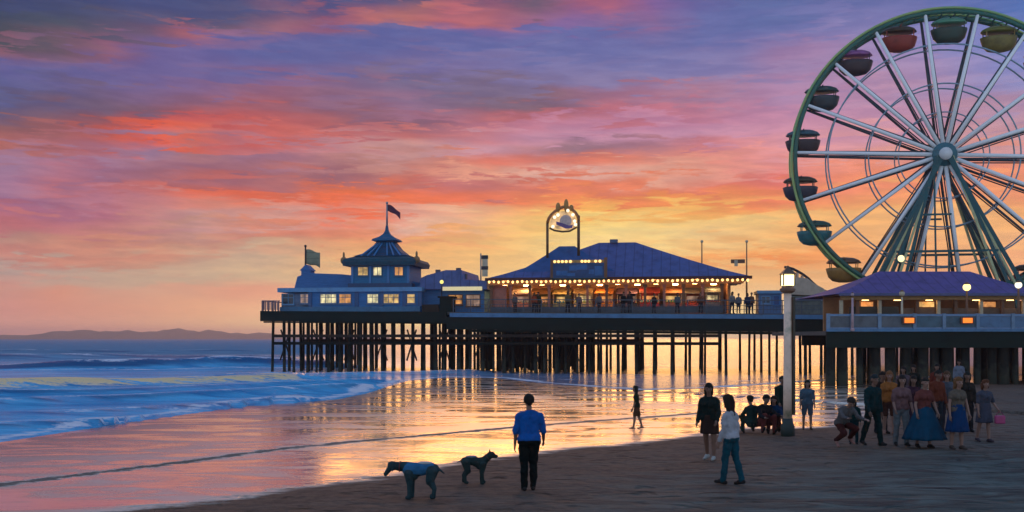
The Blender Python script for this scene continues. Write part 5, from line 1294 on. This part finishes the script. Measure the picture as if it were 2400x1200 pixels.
person('person crouching in a grey top and dark red trousers beside the standing group', G(1974,1046), 1.66, 195, 0, (.03,.025,.022), 'short', (.15,.14,.14), .9, ('trousers', (.085,.022,.02)), shoes=(.28,.14,.12), legs=((78,128,10),(60,120,10)), arms=((45,10,40),(50,12,40)), lean=32, head_pitch=-10, vox=.013, group=grp)
person('child in dark teal standing right beside the crouching person', G(2001,1041), 1.16, 160, 1, (.012,.035,.032), 'mid', (.012,.065,.065), .8, ('trousers', (.01,.06,.075)), legs=((3,3,3),(-3,4,3)), arms=((10,10,20),(2,8,10)), lean=6, vox=.013, group=grp)
person('tall person in a near-black teal coat and trousers in stride', G(2046,1044), 1.78, 200, 1, (.012,.025,.03), 'short', (.008,.045,.05), .9, ('trousers', (.010,.035,.035)), legs=((14,6,3),(-14,8,3)), arms=((-8,9,16),(10,9,18)), vox=.013, group=grp)
person('person in a long orange shirt and dark shorts behind the tall dark one', G(2084,1018), 1.76, 165, 0, (.20,.08,.03), 'mid', (.46,.17,.045), .9, ('shorts', (.10,.04,.03)), shoes=(.3,.16,.12), legs=((3,3,3),(-4,5,3)), arms=((6,9,20),(6,9,30)), fem=True, vox=.013, group=grp)
person('person in a faded pink top and pale grey jeans beside the wide blue skirt', G(2113,1045), 1.76, 175, 0, (.02,.016,.016), 'long', (.28,.15,.15), .5, ('trousers', (.22,.26,.28)), legs=((4,3,3),(-4,6,3)), arms=((5,10,25),(8,8,40)), fem=True, vox=.013, group=grp)
person('person in a brick red top and a wide ankle-length blue skirt', G(2166,1050), 1.72, 185, 0, (.018,.018,.016), 'bun', (.23,.07,.06), .35, ('skirt', (.008,.085,.16), .74, .50), shoes=(.02,.02,.02), legs=((5,3,4),(-5,6,4)), arms=((8,16,24),(6,16,24)), fem=True, vox=.013, group=grp)
person('person in a rust red top and dark trousers standing behind the wide blue skirt', G(2196,1016), 1.78, 200, 1, (.012,.016,.016), 'short', (.22,.055,.03), .9, ('trousers', (.03,.045,.06)), legs=((3,3,3),(-3,4,3)), arms=((4,9,12),(6,9,30)), vox=.013, group=grp)
person('brown-haired person in a strappy navy dress with bare arms', G(2244,1053), 1.74, 190, 0, (.16,.075,.03), 'long', (.20,.16,.12), .15, ('dress', (.006,.06,.19), .52, .27), shoes=(.08,.06,.05), legs=((3,3,2),(-3,4,2)), arms=((5,13,12),(3,13,10)), fem=True, vox=.013, group=grp)
person('black-haired person in dark clothes close behind the navy dress', G(2266,1012), 1.72, 170, 1, (.012,.02,.018), 'long', (.04,.035,.03), .9, ('trousers', (.025,.025,.028)), legs=((3,3,3),(-3,4,3)), arms=((4,9,12),(6,9,20)), fem=True, vox=.013, group=grp)
_, hd_ = person('auburn-haired person in a slate grey dress carrying a small pink bag', G(2307,1036), 1.62, 188, 0, (.10,.035,.015), 'mid', (.10,.11,.15), .5, ('dress', (.095,.105,.15), .40, .22), shoes=(.05,.04,.05), legs=((6,3,2),(-8,8,2)), arms=((8,18,38),(3,8,8)), fem=True, vox=.013, group=grp)
b = hd_[0][1]
bag = thing('handbag', 'small pink handbag held by the person in the slate grey dress', 'bag', (b.x, b.y, b.z-.34)); OFF[bag.name] = (b.x, b.y, b.z-.34)
MB().box((b.x, b.y, b.z-.2), (.26, .12, .22)).build('body', mat('bag_pink', (.42,.05,.16), .5, var=.25), bag, bevel=.03)
MB().tube([(b.x+.09*math.cos(a), b.y, b.z-.10+.10*math.sin(a)) for a in np.linspace(PI, 0, 10)], .010, 6).build('handle', mat('bag_handle', (.20,.03,.08), .5), bag)
person('person in a dark plum dress squeezed between the faded pink top and the red top', G(2140,1028), 1.68, 170, 1, (.016,.013,.012), 'long', (.07,.03,.05), .5, ('dress', (.06,.03,.05), .45, .24), shoes=(.04,.03,.03), legs=((3,3,2),(-3,4,2)), arms=((6,9,30),(4,9,14)), fem=True, vox=.014, group=grp)
person('person in a black jacket half hidden behind the tall person in the teal coat', G(2066,1016), 1.74, 195, 1, (.012,.012,.012), 'short', (.02,.022,.022), .9, ('trousers', (.025,.03,.04)), legs=((3,3,3),(-3,4,3)), arms=((4,9,12),(6,9,30)), vox=.014, group=grp)
person('person in a grey-blue shirt standing between the blue skirt and the navy dress', G(2219,1014), 1.75, 160, 0, (.10,.05,.025), 'mid', (.13,.15,.19), .9, ('trousers', (.05,.05,.07)), legs=((3,3,3),(-3,4,3)), arms=((4,9,12),(6,9,30)), vox=.014, group=grp)
# strollers farther off along the waterline
for x, y, h_, lab, tp, bt in ((2118,972,1.7,'dark-haired person in a mauve top far behind the orange shirt',(.16,.11,.13),(.05,.05,.06)), (2197,962,1.75,'far person in a red jacket near the boardwalk piles',(.20,.04,.025),(.04,.05,.08)),
                              (2248,958,1.7,'far person in a pale blue-grey shirt near the boardwalk piles',(.24,.28,.36),(.04,.045,.05)), (2142,958,1.68,'far person in black near the boardwalk piles',(.02,.025,.022),(.02,.022,.02))):
    person(lab, G(x, y), h_, 150, 1, (.015,.013,.012), 'mid', tp, .9, ('trousers', bt), vox=.02, fingers=False, group='people strolling by the boardwalk piles')
# people along the pier in front of the hall
deckp = [(1207,(.22,.17,.16),'grey-brown'),(1252,(.50,.10,.04),'coral red'),(1262,(.05,.05,.02),'dark olive'),(1331,(.28,.20,.10),'khaki'),(1357,(.30,.18,.16),'dusty pink'),(1404,(.22,.18,.18),'mauve grey'),(1461,(.02,.025,.025),'black'),(1476,(.06,.05,.05),'charcoal'),(1533,(.03,.03,.03),'dark grey'),
         (1588,(.16,.19,.20),'pale slate'),(1642,(.24,.09,.05),'terracotta'),(1716,(.34,.32,.30),'off-white'),(1731,(.20,.22,.25),'silver grey'),(1752,(.04,.07,.14),'navy'),(1761,(.30,.14,.08),'copper')]
for i, (x, tp, nm) in enumerate(deckp):
    v = .75+.35*((i*7) % 3)/2
    pz_ = pier_to_world((U(x, v), v, DECK(U(x, v))+.002))
    person(f'tiny person in {nm} at the pier railing before the amusement hall', pz_, 1.55+.05*((i*5) % 4), 180+((i*37) % 60)-30, i % 2, (.02,.015,.012), 'mid' if i % 2 else 'short', tp, .9, ('trousers', (.04,.045,.06)), vox=.028, fingers=False, group='people along the pier railing')
dog('dark dog in a blue coat with its head lowered at the dry sand edge', G(985,1169), 86, .70, .60, (.024,.055,.062), (.62,-.02), 'down', -.1, (.03,.14,.27), (4,-4,-3,5), 1.0, (.45,.45,.42))
dog('grey-backed black dog with pricked ears facing the person in blue', G(1113,1134), -88, .56, .50, (.022,.042,.04), (.34,.13), 'up', .1, None, (6,-3,-8,4), .1, (.20,.26,.30))
# ------------------------------------------------------------------ sea haze
if HAZE > 0:
    hz_m = bpy.data.materials.new('sea_haze'); hz_m.use_nodes = True; N_ = hz_m.node_tree.nodes; N_.clear()
    pv_ = N_.new('ShaderNodeVolumePrincipled'); pv_.inputs['Color'].default_value = (1., .86, .93, 1); pv_.inputs['Density'].default_value = HAZE; pv_.inputs['Anisotropy'].default_value = .55
    ou = N_.new('ShaderNodeOutputMaterial'); hz_m.node_tree.links.new(pv_.outputs[0], ou.inputs['Volume'])
    o = MB().span(-5600, 5600, -60, 5300, -2.8, 42).build('haze', hz_m); o['kind'] = 'stuff'
